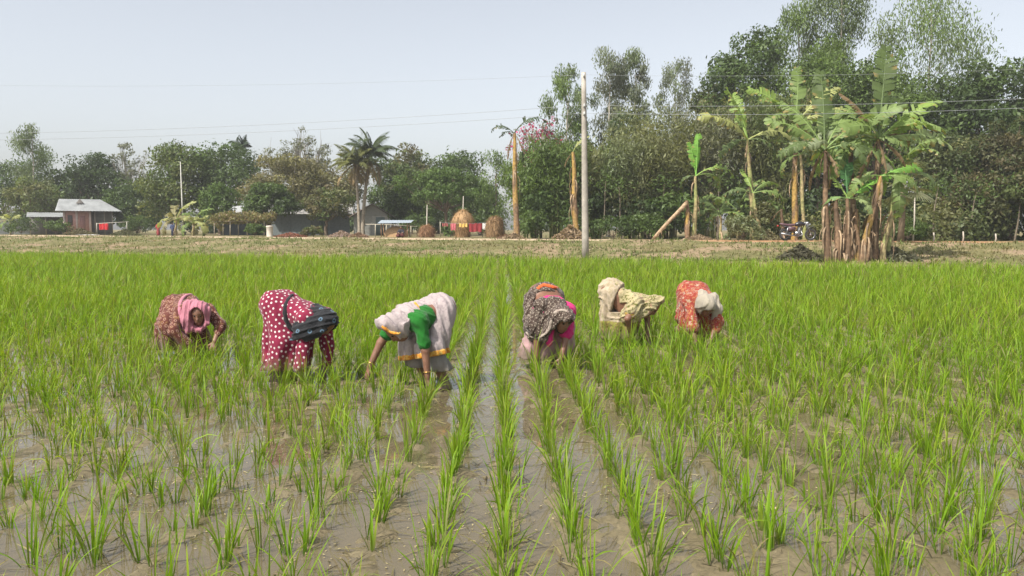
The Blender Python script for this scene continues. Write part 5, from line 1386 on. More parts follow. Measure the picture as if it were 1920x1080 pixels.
        if ridge == 'x':
            xx = -w2 - 0.3 + t * (2 * w2 + 0.6) / n; zc = 0.03 * (t % 2)
            rows = [(-0.6, hwall - 0.12), (1.8, hwall + hroof), (4.2, hwall - 0.12)]
            V = np.vstack([np.stack([xx, 0 * t + a, zc + b], 1) for a, b in rows])
        else:
            yy = -0.5 + t * 4.6 / n; zc = 0.03 * (t % 2)
            rows = [(-w2 - 0.4, hwall - 0.12), (0.0, hwall + hroof), (w2 + 0.4, hwall - 0.12)]
            V = np.vstack([np.stack([0 * t + a, yy, zc + b], 1) for a, b in rows])
            gb = MB(); gb.add([[-w2, 0, hwall], [w2, 0, hwall], [0, 0, hwall + hroof - 0.05]], None, [[0, 1, 2]], np.array(wall_col) * 0.8); gb.build('gable', M['vcol'], root)
        i = np.arange(n); Q = np.vstack([np.stack([i + k * (n + 1), i + 1 + k * (n + 1), i + 1 + (k + 1) * (n + 1), i + (k + 1) * (n + 1)], 1) for k in (0, 1)])
        m.add(V, Q, None, roof_col); m.build('roof', M['vcol'], root)
        return root
    tin_house('grey tin-walled house in the shade behind the coconut palms', 512, 655, 74, 2.05, 0.9, (0.30, 0.29, 0.28), (0.22, 0.25, 0.26))
    tin_house('small tin house with rusty gable roof beside the coconut palms', 664, 732, 72, 1.75, 1.1, (0.30, 0.22, 0.18), (0.24, 0.24, 0.22), 'y')
    tin_house('low dark house with a bright tin roof behind the vine trellis', 418, 502, 76, 1.7, 1.1, (0.36, 0.37, 0.38), (0.08, 0.09, 0.10))
    # firewood shed
    Y = 60.0; s = Y / F; x = x_at(740, Y)
    root = thing('straw_shed', 'low open shed with blue-grey tin roof sheltering straw and firewood', 'shed', (x, Y, float(zg(x, Y))))
    for q in (-1.0, 0.95):
        for yy in (0.0, 1.2):
            b = MB(); b.tube(np.array([[q, yy, 0], [q, yy, 1.05]]), 0.04, 6, (0.34, 0.2, 0.12)); b.build('post', M['vcol'], root)
    m = MB(); t = np.arange(25); xx = -1.25 + t * 0.104
    V = np.vstack([np.stack([xx, 0 * t - 0.3, 1.02 + 0.05 * t / 24 + 0.02 * (t % 2)], 1), np.stack([xx, 0 * t + 1.5, 1.28 + 0.02 * (t % 2)], 1)]); i = np.arange(24)
    m.add(V, np.stack([i, i + 1, i + 26, i + 25], 1), None, (0.26, 0.30, 0.34)); m.build('roof', M['vcol'], root)
    V, Q = lathe([(0.95, 0), (0.92, 0.3), (0.7, 0.6), (0.35, 0.78), (0.01, 0.85)], 18, 0.25, 3)
    o = obj('straw_pile', mesh('straw_pile', V * np.array([0.95, 0.6, 1]), Q, col=np.array([0.34, 0.22, 0.12])), M['straw'], None, (x + 0.05, Y + 0.6, float(zg(x, Y))))
    tag(o, 'low heap of straw under the tin shed roof', 'straw pile')
    # bamboo drying rack
    Y = 62.0; x = x_at(700, Y)
    root = thing('bamboo_rack', 'bamboo pole rail on two forked posts beside the coconut palms', 'rail', (x, Y, float(zg(x, Y))))
    b = MB(); b.tube(np.array([[-0.6, 0, 0.98], [1.2, 0, 0.95], [3.4, 0, 0.80]]), 0.03, 6, (0.42, 0.38, 0.30)); b.build('rail', M['vcol'], root)
    for q in (0.15, 1.0, 2.9):
        b = MB(); b.tube(np.array([[q, 0, 0], [q + 0.02, 0, 0.98 - 0.05 * q]]), 0.035, 6, (0.42, 0.38, 0.30)); b.build('post', M['vcol'], root)
    # white-washed pillar by the tin house
    Y = 63.0; x = x_at(506, Y)
    b = MB(); V, Q = lathe([(0.26, 0), (0.25, 0.05), (0.25, 0.72), (0.28, 0.76), (0.28, 0.84), (0.02, 0.86)], 14)
    b.add(V, Q, None, (0.60, 0.53, 0.46)); o = b.build('concrete_ring', M['vcol'], loc=(x, Y, float(zg(x, Y))))
    tag(o, 'pale concrete well ring standing by the dark tree trunk', 'well ring')

    # haystacks
    def haystack(label, u, Y, w, h, pole_h, seed, dome=True, col=(0.36, 0.235, 0.125)):
        x = x_at(u, Y); root = thing('haystack', label, 'haystack', (x, Y, float(zg(x, Y)) - 0.03), group=None)
        rr = np.random.default_rng(seed)
        if dome: prof = [(w * 0.62, 0), (w * 0.66, h * 0.12), (w * 0.72, h * 0.30), (w * 0.92, h * 0.42), (w, h * 0.52), (w * 0.95, h * 0.63), (w * 0.80, h * 0.76), (w * 0.55, h * 0.88), (w * 0.25, h * 0.97), (0.03, h)]
        else: prof = [(w * 0.95, 0), (w, h * 0.2), (w * 0.98, h * 0.5), (w * 0.85, h * 0.75), (w * 0.55, h * 0.93), (0.03, h)]
        V, Q = lathe(prof, 30, 0.16, seed)
        obj('stack', mesh('stack', V, Q, col=np.array(col), smooth=True), M['straw'], root)
        # loose straw ends over the surface
        n = 1500; k = rr.uniform(0, 1, n); a = rr.uniform(0, 6.28, n)
        ph = np.array(prof); cum = np.linspace(0, 1, len(ph)); R_ = np.interp(k, cum, ph[:, 0]); z = np.interp(k, cum, ph[:, 1])
        b0 = np.stack([np.cos(a) * R_ * 0.98, np.sin(a) * R_ * 0.98, z], 1)
        c = np.array(col)[None] * rr.uniform(0.6, 1.5, (n, 1))
        V, Q, C = blades(b0, a, rr.uniform(0.12, 0.45, n), rr.uniform(1.1, 2.4, n), rr.uniform(0, 0.8, n), np.full(n, 0.03), 2, c, c)
        obj('loose_straw', mesh('loose_straw', V, Q, col=C), M['drygrass'], root)
        if pole_h:
            b = MB(); b.tube(np.array([[0, 0, h * 0.2], [0.02, 0, h], [0.05, 0, pole_h]]), [0.05, 0.05, 0.03], 6, (0.42, 0.38, 0.32)); b.build('centre_pole', M['vcol'], root)
    haystack('tall domed golden haystack with a pole through its top', 868, 61, 0.86, 2.15, 3.15, 1)
    haystack('round brown haystack with dark rim beside the tall banana stump', 928, 57, 0.66, 1.55, 0, 2, False, (0.27, 0.175, 0.095))
    haystack('small straw heap round a long bamboo pole near the sheds', 800, 60, 0.55, 0.95, 2.45, 3, False, (0.33, 0.20, 0.12))
    # washing on a line in front of the tall haystack
    Y = 58.0; x = x_at(880, Y); root = thing('clothes_line', 'bamboo clothes line strung in front of the tall haystack', 'clothes line', (x, Y, float(zg(x, Y))))
    for q in (-2.1, 1.35):
        b = MB(); b.tube(np.array([[q, 0, 0], [q, 0, 1.15]]), 0.03, 6, (0.40, 0.36, 0.28)); b.build('post', M['vcol'], root)
    b = MB(); t = np.linspace(0, 1, 9); b.tube(np.stack([-2.1 + 3.45 * t, 0 * t, 1.1 - 0.1 * np.sin(np.pi * t)], 1), 0.008, 4, (0.3, 0.3, 0.3), cap=False); b.build('line', M['vcol'], root)
    def hung(label, xc, w, h, col, top=1.03, Yo=0.0, rootxy=None, cat='laundry', name='hanging_cloth'):
        t = np.linspace(0, 1, 13); V = []
        ph = r.uniform(0, 6)
        for k, q in enumerate(np.linspace(0, 1, 5)):
            V.append(np.stack([xc + (t - 0.5) * w * (1 - 0.06 * q), 0.05 * np.sin(t * 17 + ph) * (0.3 + q), top - h * q + 0.02 * np.sin(t * 9 + ph)], 1))
        V = np.vstack(V + [v + np.array([0, 0.016, 0.0]) for v in V]); n = 13
        i = np.arange(4)[:, None] * n; j = np.arange(12)[None]
        Q = np.stack([i + j, i + j + 1, i + n + j + 1, i + n + j], -1).reshape(-1, 4)
        Q = np.vstack([Q, Q[:, ::-1] + 65])
        o = obj(name, mesh(name, V, Q, col=np.array(col), smooth=True), M['vcol'], None, rootxy)
        tag(o, label, cat, 'washing hung out near the haystacks')
    rx = (x, Y, float(zg(x, Y)))
    hung('dark red cloth hanging on the line right of the tall haystack', 0.45, 0.95, 0.62, (0.24, 0.03, 0.035), rootxy=rx)
    hung('small white cloth hanging at the end of the line by the haystacks', 1.10, 0.30, 0.45, (0.72, 0.70, 0.68), rootxy=rx)
    hung('yellow cloth hanging on the line before the tall haystack', -0.45, 0.62, 0.28, (0.62, 0.40, 0.12), rootxy=rx)
    hung('pink cloth hanging on the line left of the tall haystack', -1.15, 0.40, 0.50, (0.55, 0.16, 0.18), rootxy=rx)
    hung('dull maroon cloth hanging at the start of the line by the bamboo pole', -1.75, 0.45, 0.22, (0.28, 0.09, 0.08), rootxy=rx)
    # bright red cloth drying by the brick house
    Y = 76.0; x2 = x_at(195, Y); z2 = float(zg(x2, Y)); root = thing('drying_rail', 'low bamboo rail holding a red cloth before the brick house', 'rail', (x2, Y, z2))
    b = MB(); b.tube(np.array([[-0.7, 0, 1.12], [2.4, 0, 1.3]]), 0.025, 6, (0.45, 0.42, 0.36)); b.build('rail', M['vcol'], root)
    for q in (-0.65, 2.2):
        b = MB(); b.tube(np.array([[q, 0, 0], [q, 0, 1.2 + 0.03 * q]]), 0.03, 6, (0.45, 0.42, 0.36)); b.build('post', M['vcol'], root)
    hung('bright red cloth drying on a rail in front of the brick house', 0.0, 0.85, 0.62, (0.46, 0.025, 0.03), 1.17, rootxy=(x2, Y, z2), name='red_cloth')
    # white sheet on the ground below it
    n = 9; t = np.linspace(-1, 1, n); X, Y2 = np.meshgrid(t * 0.9, t * 0.5); Zz = 0.06 + 0.05 * r.random((n, n)); i = np.arange(n - 1)[:, None] * n; j = np.arange(n - 1)[None]
    o = obj('white_sheet', mesh('white_sheet', np.stack([X, Y2, Zz], -1).reshape(-1, 3), np.stack([i + j, i + j + 1, i + n + j + 1, i + n + j], -1).reshape(-1, 4), col=np.array([0.62, 0.60, 0.56])), M['vcol'], None, (x2 - 0.6, 74.2, float(zg(x2, 74.2))))
    tag(o, 'crumpled white sheet lying on the ground near the red cloth', 'sheet')
    # vine trellis
    Y = 66.0; x = x_at(452, Y); z0 = float(zg(x, Y)); root = thing('vine_trellis', 'bamboo trellis roofed with tangled yellowing vines on thin posts', 'trellis', (x, Y, z0))
    for q in (-2.2, -0.9, 0.5, 1.9):
        for yy in (0, 2.0):
            b = MB(); b.tube(np.array([[q, yy, 0], [q + 0.04, yy, 1.25]]), 0.035, 6, (0.40, 0.36, 0.28)); b.build('post', M['vcol'], root)
    b = MB()
    for yy in (0, 1.0, 2.0): b.tube(np.array([[-2.4, yy, 1.22], [2.2, yy, 1.26]]), 0.025, 5, (0.40, 0.36, 0.28))
    b.build('frame', M['vcol'], root)
    m = 4200; P = np.stack([r.uniform(-2.5, 2.3, m), r.uniform(-0.3, 2.3, m), 0 * r.random(m)], 1)
    P[:, 2] = 1.28 + 0.75 * r.random(m) ** 1.6 * (0.35 + 0.9 * vnoise(P[:, 0], P[:, 1], 1.2, 2)) - 0.35 * (r.random(m) < 0.2) * r.random(m)
    cc = np.array([0.17, 0.16, 0.06])[None] * r.uniform(0.6, 1.5, (m, 1)); cc[r.random(m) < 0.25] = (0.24, 0.17, 0.09)
    V, Q, C = leaf_quads(P, r.normal(size=(m, 3)), r.normal(size=(m, 3)) + np.array([0, -0.4, 0.8]), r.uniform(0.12, 0.28, m), r.uniform(0.08, 0.16, m), cc)
    obj('vines', mesh('vines', V, Q, col=C), M['foliage'], root)
    # tall thin pole in front of the yellow-green tree
    Y = 70.0; x = x_at(344, Y); z0 = float(zg(x, Y)); b = MB(); b.tube(np.array([[0, 0, 0], [-0.03, 0, 3], [-0.08, 0, pix(344, 303, Y)[2] - z0]]), [0.07, 0.06, 0.03], 7, (0.50, 0.49, 0.44))
    for q in (1.2, 2.6, 4.1): b.tube(np.array([[-0.03, 0, q], [0.0, 0, q + 0.05]]), 0.075, 7, (0.40, 0.39, 0.33))
    o = b.build('bamboo_pole', M['vcol'], loc=(x, Y, z0)); tag(o, 'tall pale bamboo pole standing before the yellow-green tree', 'pole')

    # far figures
    def far_person(label, u, Y, hgt, top, bot, seated=False, walk=0.0):
        x = x_at(u, Y); z0 = float(zg(x, Y)); root = thing('person', label, 'person', (x, Y, z0))
        k = hgt / 1.6; A = lambda *q: np.array(q, float) * k
        if not seated:
            legs = [(A(0.09, 0, 0.85), A(0.10 + walk, 0.02, 0.45), 0.08 * k, 0.06 * k), (A(0.10 + walk, 0.02, 0.45), A(0.12 + walk * 0.5, 0.05, 0.05), 0.055 * k, 0.04 * k), (A(-0.09, 0, 0.85), A(-0.10 - walk, 0, 0.45), 0.08 * k, 0.06 * k), (A(-0.10 - walk, 0, 0.45), A(-0.12 - walk, 0.04, 0.05), 0.055 * k, 0.04 * k)]
            sk = [(A(0, 0, 0.9), A(0, 0, 0.22), 0.14 * k, 0.19 * k)]
            tor = [(A(0.05, 0, 0.88), A(0.08, 0, 1.28), 0.10 * k, 0.09 * k), (A(-0.05, 0, 0.88), A(-0.08, 0, 1.28), 0.10 * k, 0.09 * k), (A(-0.15, 0, 1.3), A(0.15, 0, 1.3), 0.06 * k, 0.06 * k)]
            arms = [(A(0.18, 0, 1.28), A(0.24, -0.02, 1.02), 0.045 * k, 0.038 * k), (A(0.24, -0.02, 1.02), A(0.22, -0.1, 0.80), 0.036 * k, 0.028 * k), (A(-0.18, 0, 1.28), A(-0.25, 0, 1.02), 0.045 * k, 0.038 * k), (A(-0.25, 0, 1.02), A(-0.24, -0.08, 0.80), 0.036 * k, 0.028 * k)]
            hd = A(0, -0.01, 1.50)
        else:
            legs = [(A(0.10, 0, 0.22), A(0.16, -0.28, 0.42), 0.085 * k, 0.06 * k), (A(0.16, -0.28, 0.42), A(0.14, -0.20, 0.04), 0.055 * k, 0.04 * k), (A(-0.10, 0, 0.22), A(-0.16, -0.28, 0.42), 0.085 * k, 0.06 * k), (A(-0.16, -0.28, 0.42), A(-0.14, -0.20, 0.04), 0.055 * k, 0.04 * k)]
            sk = [(A(-0.1, -0.05, 0.24), A(-0.22, -0.2, 0.2), 0.17 * k, 0.15 * k), (A(0.1, -0.05, 0.24), A(0.15, -0.2, 0.25), 0.17 * k, 0.16 * k)]
            tor = [(A(0.06, 0, 0.24), A(0.09, -0.06, 0.60), 0.11 * k, 0.09 * k), (A(-0.06, 0, 0.24), A(-0.06, -0.06, 0.60), 0.11 * k, 0.09 * k)]
            arms = [(A(0.18, -0.06, 0.62), A(0.24, -0.2, 0.42), 0.045 * k, 0.038 * k), (A(0.24, -0.2, 0.42), A(0.06, -0.35, 0.40), 0.036 * k, 0.03 * k), (A(-0.16, -0.06, 0.62), A(-0.24, -0.2, 0.42), 0.045 * k, 0.038 * k), (A(-0.24, -0.2, 0.42), A(-0.06, -0.35, 0.38), 0.036 * k, 0.03 * k)]
            hd = A(0.02, -0.10, 0.84)
        def fb(p):
            d = caps(p, legs + arms + [(tor[0][1], hd - A(0, 0, 0.08), 0.045 * k, 0.045 * k)], 0.02)
            d = smin(d, caps(p, tor, 0.03), 0.03)
            h = smin(ell(p, hd, np.eye(3), np.array([0.078, 0.095, 0.115]) * k), cap(p, hd + A(0, -0.10, 0.0), hd + A(0, -0.11, -0.03), 0.012, 0.014), 0.01)
            return smin(d, h, 0.015)
        allp = np.array([q[i] for q in legs + arms + tor + sk for i in (0, 1)] + [hd]); lo, hi = allp.min(0) - 0.25, allp.max(0) + 0.25; lo[2] = -0.06
        V, Q = surfnets(fb, lo, hi, 0.028); obj('body', mesh('body', V, Q, smooth=True), M['skin'], root)
        V, Q = surfnets(lambda p: np.maximum(caps(p, [(a, b, c + 0.02, d + 0.025) for a, b, c, d in tor] + [(arms[0][0], arms[0][1], 0.06, 0.06), (arms[2][0], arms[2][1], 0.06, 0.06)], 0.03) - 0.006 * wave3(p, 40, 1), -np.inf), lo, hi, 0.028)
        obj('top', mesh('top', V, Q, col=np.array(top), smooth=True), M['vcol'], root)
        V, Q = surfnets(lambda p: caps(p, sk, 0.03) - 0.012 * wave3(p, 30, 2), lo, hi, 0.028)
        obj('skirt', mesh('skirt', V, Q, col=np.array(bot), smooth=True), M['vcol'], root)
        V, Q = surfnets(lambda p: np.maximum(ell(p, hd + A(0, 0.015, 0.015), np.eye(3), np.array([0.09, 0.10, 0.12]) * k), -ell(p, hd + A(0, -0.11, -0.04), np.eye(3), np.array([0.08, 0.08, 0.1]) * k)), hd - 0.2, hd + 0.2, 0.024)
        obj('hair', mesh('hair', V, Q, smooth=True), M['hair'], root)
    far_person('small figure in red dress standing on the far path', 297, 70, 1.15, (0.34, 0.06, 0.06), (0.28, 0.05, 0.05), walk=0.1)
    far_person('small figure in dark blue clothes standing on the far path', 324, 69, 1.12, (0.05, 0.065, 0.14), (0.04, 0.05, 0.11))
    far_person('figure in dark clothes squatting beside the straw shed', 752, 53.5, 1.35, (0.03, 0.028, 0.035), (0.10, 0.03, 0.03), seated=True)

# ------------------------------------------------------------------ motorcycle
def build_motorcycle():
    Y = 39.6; x = x_at(1472, Y); z0 = float(zg(x, Y)) + 0.05
    root = thing('motorcycle', 'dark motorcycle with purple-red seat parked beside the banana clump', 'motorcycle', (x, Y, z0), rotz=0.06)
    def wheel(cx, R_):
        a = np.linspace(0, 2 * np.pi, 29)
        mb = MB(); mb.tube(np.stack([cx + np.cos(a) * (R_ - 0.05), 0 * a, R_ + np.sin(a) * (R_ - 0.05)], 1), 0.05, 8, cap=False)
        w = mb.build('wheel', M['rubber'], root, smooth=True)
        rb = MB(); rb.tube(np.stack([cx + np.cos(a) * (R_ - 0.10), 0 * a, R_ + np.sin(a) * (R_ - 0.10)], 1), 0.018, 6, cap=False)
        rb.build('rim', M['chrome'], w, smooth=True)
        sp = MB()
        for q in range(14):
            t = q / 14 * 6.283; sp.tube(np.array([[cx + 0.04 * math.cos(t + 0.4), 0.03 * (-1) ** q, R_ + 0.04 * math.sin(t + 0.4)], [cx + (R_ - 0.1) * math.cos(t), 0, R_ + (R_ - 0.1) * math.sin(t)]]), 0.004, 4)
        sp.build('spokes', M['chrome'], w)
        hb = MB(); hb.tube(np.array([[cx, -0.07, R_], [cx, 0.07, R_]]), 0.06, 12); hb.build('hub', M['chrome'], w, smooth=True)
    wheel(0.0, 0.30); wheel(1.28, 0.30)
    def part(name, mat, parent=None, smooth=True):
        mb = MB(); return mb, lambda: mb.build(name, M[mat], parent or root, smooth=smooth)
    mb, go = part('frame', 'blackpaint')
    for s in (-0.09, 0.09):
        mb.tube(np.array([[0, s, 0.30], [0.32, s, 0.42], [0.55, s, 0.45]]), 0.025, 6)
        mb.tube(np.array([[-0.15, s, 0.72], [0.2, s, 0.68], [0.5, s * 0.8, 0.62], [0.55, s, 0.40]]), 0.018, 6)
    mb.tube(np.array([[0.98, 0, 0.85], [0.85, 0, 0.55], [0.78, 0, 0.28], [0.5, 0, 0.24]]), 0.024, 6); go()
    mb, go = part('fuel_tank', 'blackpaint'); t = np.linspace(0, 1, 9)
    mb.tube(np.stack([0.48 + 0.5 * t, 0 * t, 0.78 + 0.06 * np.sin(t * 2.6)], 1), 0.15 * np.sin(np.pi * (0.12 + 0.8 * t)) ** 0.6, 12, flat=0.85); go()
    mb, go = part('seat', 'seatvinyl'); t = np.linspace(0, 1, 9)
    mb.tube(np.stack([-0.30 + 0.82 * t, 0 * t, 0.80 - 0.05 * np.sin(t * 3.1) + 0.04 * (1 - t)], 1), np.interp(t, [0, 0.1, 0.9, 1], [0.05, 0.12, 0.12, 0.06]), 10, flat=0.55); go()
    mb, go = part('engine', 'chrome', smooth=False)
    mb.box((0.46, -0.11, 0.26), (0.76, 0.11, 0.46)); mb.tube(np.array([[0.66, 0, 0.44], [0.72, 0, 0.64]]), 0.09, 10)
    for q in range(5): mb.box((0.59 + q * 0.01, -0.12, 0.47 + q * 0.035), (0.79 + q * 0.01, 0.12, 0.482 + q * 0.035))
    go()
    mb, go = part('exhaust', 'chrome'); mb.tube(np.array([[0.74, -0.12, 0.5], [0.82, -0.14, 0.30], [0.6, -0.15, 0.22], [0.25, -0.16, 0.26], [0.2, -0.16, 0.27], [-0.28, -0.17, 0.36]]), [0.02, 0.022, 0.024, 0.026, 0.045, 0.05], 8); go()
    mb, go = part('fork', 'chrome')
    for s in (-0.08, 0.08): mb.tube(np.array([[1.28, s, 0.30], [1.0, s, 0.92]]), 0.022, 6)
    go()
    mb, go = part('handlebar', 'blackpaint'); mb.tube(np.array([[0.82, -0.36, 1.02], [0.92, -0.26, 1.04], [1.0, -0.1, 0.95], [1.0, 0.1, 0.95], [0.92, 0.26, 1.04], [0.82, 0.36, 1.02]]), 0.016, 6); go()
    mb, go = part('headlight', 'chrome'); V, Q = lathe([(0.005, -0.1), (0.06, -0.08), (0.09, 0), (0.085, 0.02), (0.005, 0.03)], 14); V = V[:, [2, 1, 0]] + np.array([1.12, 0, 0.86]); mb.add(V, Q); go()
    for q, z, R_ in ((0.0, 0.30, 0.33), (1.28, 0.30, 0.33)):
        mb, go = part('mudguard', 'blackpaint'); a = np.linspace(0.5, 2.7, 11) if q == 0 else np.linspace(0.3, 2.2, 11)
        mb.tube(np.stack([q + np.cos(a) * R_ * 1.04, 0 * a, z + np.sin(a) * R_ * 1.04], 1), 0.06, 8, flat=0.25); go()
    for s in (-0.09, 0.09):
        mb, go = part('shock_absorber', 'chrome'); mb.tube(np.array([[0.02, s, 0.32], [0.10, s, 0.68]]), 0.03, 8); go()
    for s in (-1, 1):
        mb, go = part('mirror', 'blackpaint'); mb.tube(np.array([[0.9, 0.26 * s, 1.04], [0.93, 0.32 * s, 1.24]]), 0.007, 4); V, Q = lathe([(0.003, -0.01), (0.055, -0.008), (0.06, 0.005), (0.003, 0.012)], 10); V = V[:, [2, 1, 0]] + np.array([0.93, 0.33 * s, 1.27]); mb.add(V, Q); go()
    mb, go = part('tail_light', 'redpaint'); mb.box((-0.42, -0.05, 0.70), (-0.36, 0.05, 0.77)); go()
    mb, go = part('side_panel', 'seatvinyl'); mb.box((0.12, -0.12, 0.48), (0.46, 0.12, 0.70)); go()
    mb, go = part('kickstand', 'blackpaint'); mb.tube(np.array([[0.5, -0.1, 0.24], [0.42, -0.26, -0.02]]), 0.012, 5); go()
    for s in (-1, 1):
        mb, go = part('footpeg', 'rubber'); mb.tube(np.array([[0.5, 0.1 * s, 0.3], [0.5, 0.25 * s, 0.3]]), 0.018, 6); go()

# ------------------------------------------------------------------ vegetation placement
def build_bananas():
    G = 'banana plants along the road'
    # leafless snapped stems
    make_banana('tall bare yellow banana stem with two ragged dark leaves on top', 968, 47.0, 964, 250, [(165, 58, 1.5, 1.7, (0.055, 0.08, 0.035), 0.8), (8, 62, 2.0, 1.3, (0.055, 0.08, 0.035), 0.8), (150, 30, 1.0, 1.4, (0.055, 0.08, 0.035), 0.8), (-60, -50, 1.2, 0.6, DRY, 0.6), (220, -60, 1.4, 0.5, DRY, 0.6)], 1, 0.17, 'yellow', sheaths=12)
    make_banana('tall dead banana stem with orange peeling bark behind the pole', 1080, 46.0, 1074, 285, [(200, -50, 0.9, 0.6, DRY, 0.5), (20, 70, 1.2, 0.8, BGY, 0.6), (300, -60, 0.8, 0.5, DRY, 0.5)], 2, 0.17, 'yellow', sheaths=14)
    # snapped stem: standing stub and the fallen top leaning on it
    make_banana('short snapped banana stub with frayed brown top', 1290, 42.6, 1288, 376, [(80, -40, 0.5, 0.6, DRY, 0.5), (200, -55, 0.6, 0.6, DRY, 0.5)], 3, 0.14, 'yellow', sheaths=8)
    Y = 42.4; a = pix(1224, 447, Y); b = pix(1287, 380, Y); a[2] = float(zg(a[0], Y)) + 0.08
    mb = MB(); t = np.linspace(0, 1, 8)[:, None]; mb.tube(a + (b - a) * t + np.hstack([0 * t, 0 * t, 0.03 * np.sin(t * 5)]), np.linspace(0.085, 0.11, 8), 9, (0.33, 0.23, 0.14))
    rr = np.random.default_rng(4)
    for q in np.linspace(0.1, 0.98, 14):
        p = a + (b - a) * q; mb.tube(np.stack([p + rr.normal(0, 0.05, 3), p + (b - a) * 0.05 + rr.normal(0, 0.06, 3) - np.array([0, 0.05, 0]), p + rr.normal(0, 0.06, 3) - np.array([0, 0.05, 0.30 * rr.random() + 0.05])]), [0.03, 0.03, 0.008], 5, np.array([0.30, 0.21, 0.13]) * rr.uniform(0.5, 1.2), flat=0.3)
    o = mb.build('fallen_stem', M['stem'], smooth=True); tag(o, 'dry fallen banana stem leaning from the road onto its stub', 'fallen stem')
    for p in (make_banana('slim banana plant with bright rolled young leaf beside the snapped stub', 1302, 42.8, 1305, 330, [(80, 86, 2.0, 0.15, (0.16, 0.34, 0.05), 0.25), (110, 80, 1.7, 0.3, (0.16, 0.33, 0.05), 0.4), (-5, 42, 2.1, 1.5, BG2, 0.6), (12, 22, 1.9, 1.7, BG, 0.6), (170, 10, 1.2, 1.9, BGD, 0.6)], 4, 0.12, 'green', sheaths=5),):
        pass
    # plants behind the motorcycle
    def crown(r, n, L, cols, up=70, low=0):
        out = []
        for i in range(n):
            f = i / max(1, n - 1)
            out.append((i * 137.5 + r.normal(0, 12), up - (up - low) * f + r.normal(0, 6), L * r.uniform(0.8, 1.1), 0.9 + 0.9 * f + r.normal(0, 0.1), cols[int(r.integers(len(cols)))], r.uniform(0.3, 0.7)))
        return out
    r = np.random.default_rng(77)
    make_banana('banana plant with pale yellow arching leaves behind the motorcycle tail', 1412, 42.2, 1402, 262, [(180, 55, 3.0, 0.9, BGY, 0.7), (172, 78, 2.6, 0.5, BG2, 0.6), (5, 38, 2.3, 1.2, BGY, 0.5), (60, 80, 2.8, 0.5, BG2, 0.6), (-20, 10, 1.9, 1.7, BGD, 0.6), (200, 0, 1.8, 1.6, BGD, 0.6), (-100, -30, 1.2, 0.7, DRY, 0.6)], 5, 0.13, 'green', sheaths=9)
    make_banana('short green banana plant leaning beside the roadside scrub', 1425, 41.6, 1412, 362, [(30, 55, 1.7, 1.4, BG, 0.5), (-10, 20, 1.9, 1.5, BG, 0.5), (170, 30, 1.6, 1.3, BGD, 0.5), (100, 70, 1.5, 0.6, BG2, 0.4)], 6, 0.11, 'green', sheaths=4)
    make_banana('tall orange-stemmed banana plant behind the motorcycle', 1489, 41.4, 1492, 232, [(150, 72, 2.9, 0.7, BG2, 0.6), (185, 55, 2.4, 0.8, BG, 0.6), (25, 60, 2.6, 0.5, BGY, 0.7), (10, 38, 2.5, 0.6, BGY, 0.6), (90, 84, 2.7, 0.3, BG, 0.5), (215, 35, 2.3, 1.3, BG, 0.6), (-30, 15, 2.2, 1.5, BG, 0.6), (250, -10, 1.6, 1.2, BGD, 0.6), (320, -50, 1.3, 0.6, DRY, 0.6)], 7, 0.16, 'yellow', sheaths=6)
    make_banana('slender green banana stem close beside the orange-stemmed one', 1508, 41.0, 1500, 290, crown(r, 5, 1.9, [BG, BGD], 65, 5), 8, 0.10, 'green', sheaths=5)
    make_banana('young banana plant with dark leaves between roadside stubs', 1352, 43.5, 1350, 402, crown(r, 7, 1.7, [BGD, BGD, BG], 75, 15), 9, 0.08, 'green', sheaths=2)
    make_banana('young banana plant with drooping dark leaves near the slim banana', 1385, 44.0, 1383, 395, crown(r, 7, 1.8, [BGD, BG], 70, 5), 10, 0.08, 'green', sheaths=2)
    make_banana('small brown banana stub behind the motorcycle seat', 1467, 41.2, 1466, 392, [(200, -40, 0.8, 0.6, DRY, 0.5)], 11, 0.10, 'brown', sheaths=4)
    # the clump at the field edge
    Yc = 29.9
    make_banana('banana clump plant with broad leaf arching over the motorcycle', 1552, Yc, 1546, 282, [(176, 42, 1.9, 2.0, (0.23, 0.27, 0.15), 0.45), (215, 65, 1.5, 2.4, (0.23, 0.27, 0.15), 0.4), (95, 86, 2.7, 0.25, BGD, 0.55), (120, 72, 2.3, 0.6, BG, 0.6), (20, 55, 2.3, 0.9, BG, 0.6), (-60, 30, 1.9, 1.7, BGD, 0.5), (150, 60, 2.2, 0.8, BG, 0.6), (50, 66, 2.4, 0.7, BG, 0.6), (200, 30, 2.0, 1.4, BGD, 0.5), (-20, 25, 2.0, 1.3, (0.19, 0.26, 0.09), 0.5), (75, 40, 2.2, 1.2, BGD, 0.6), (-90, -20, 1.2, 1.0, DRY, 0.5), (150, -50, 1.5, 0.6, DRY, 0.5), (30, -45, 1.4, 0.7, DRY, 0.6)], 20, 0.12, 'brown', sheaths=12)
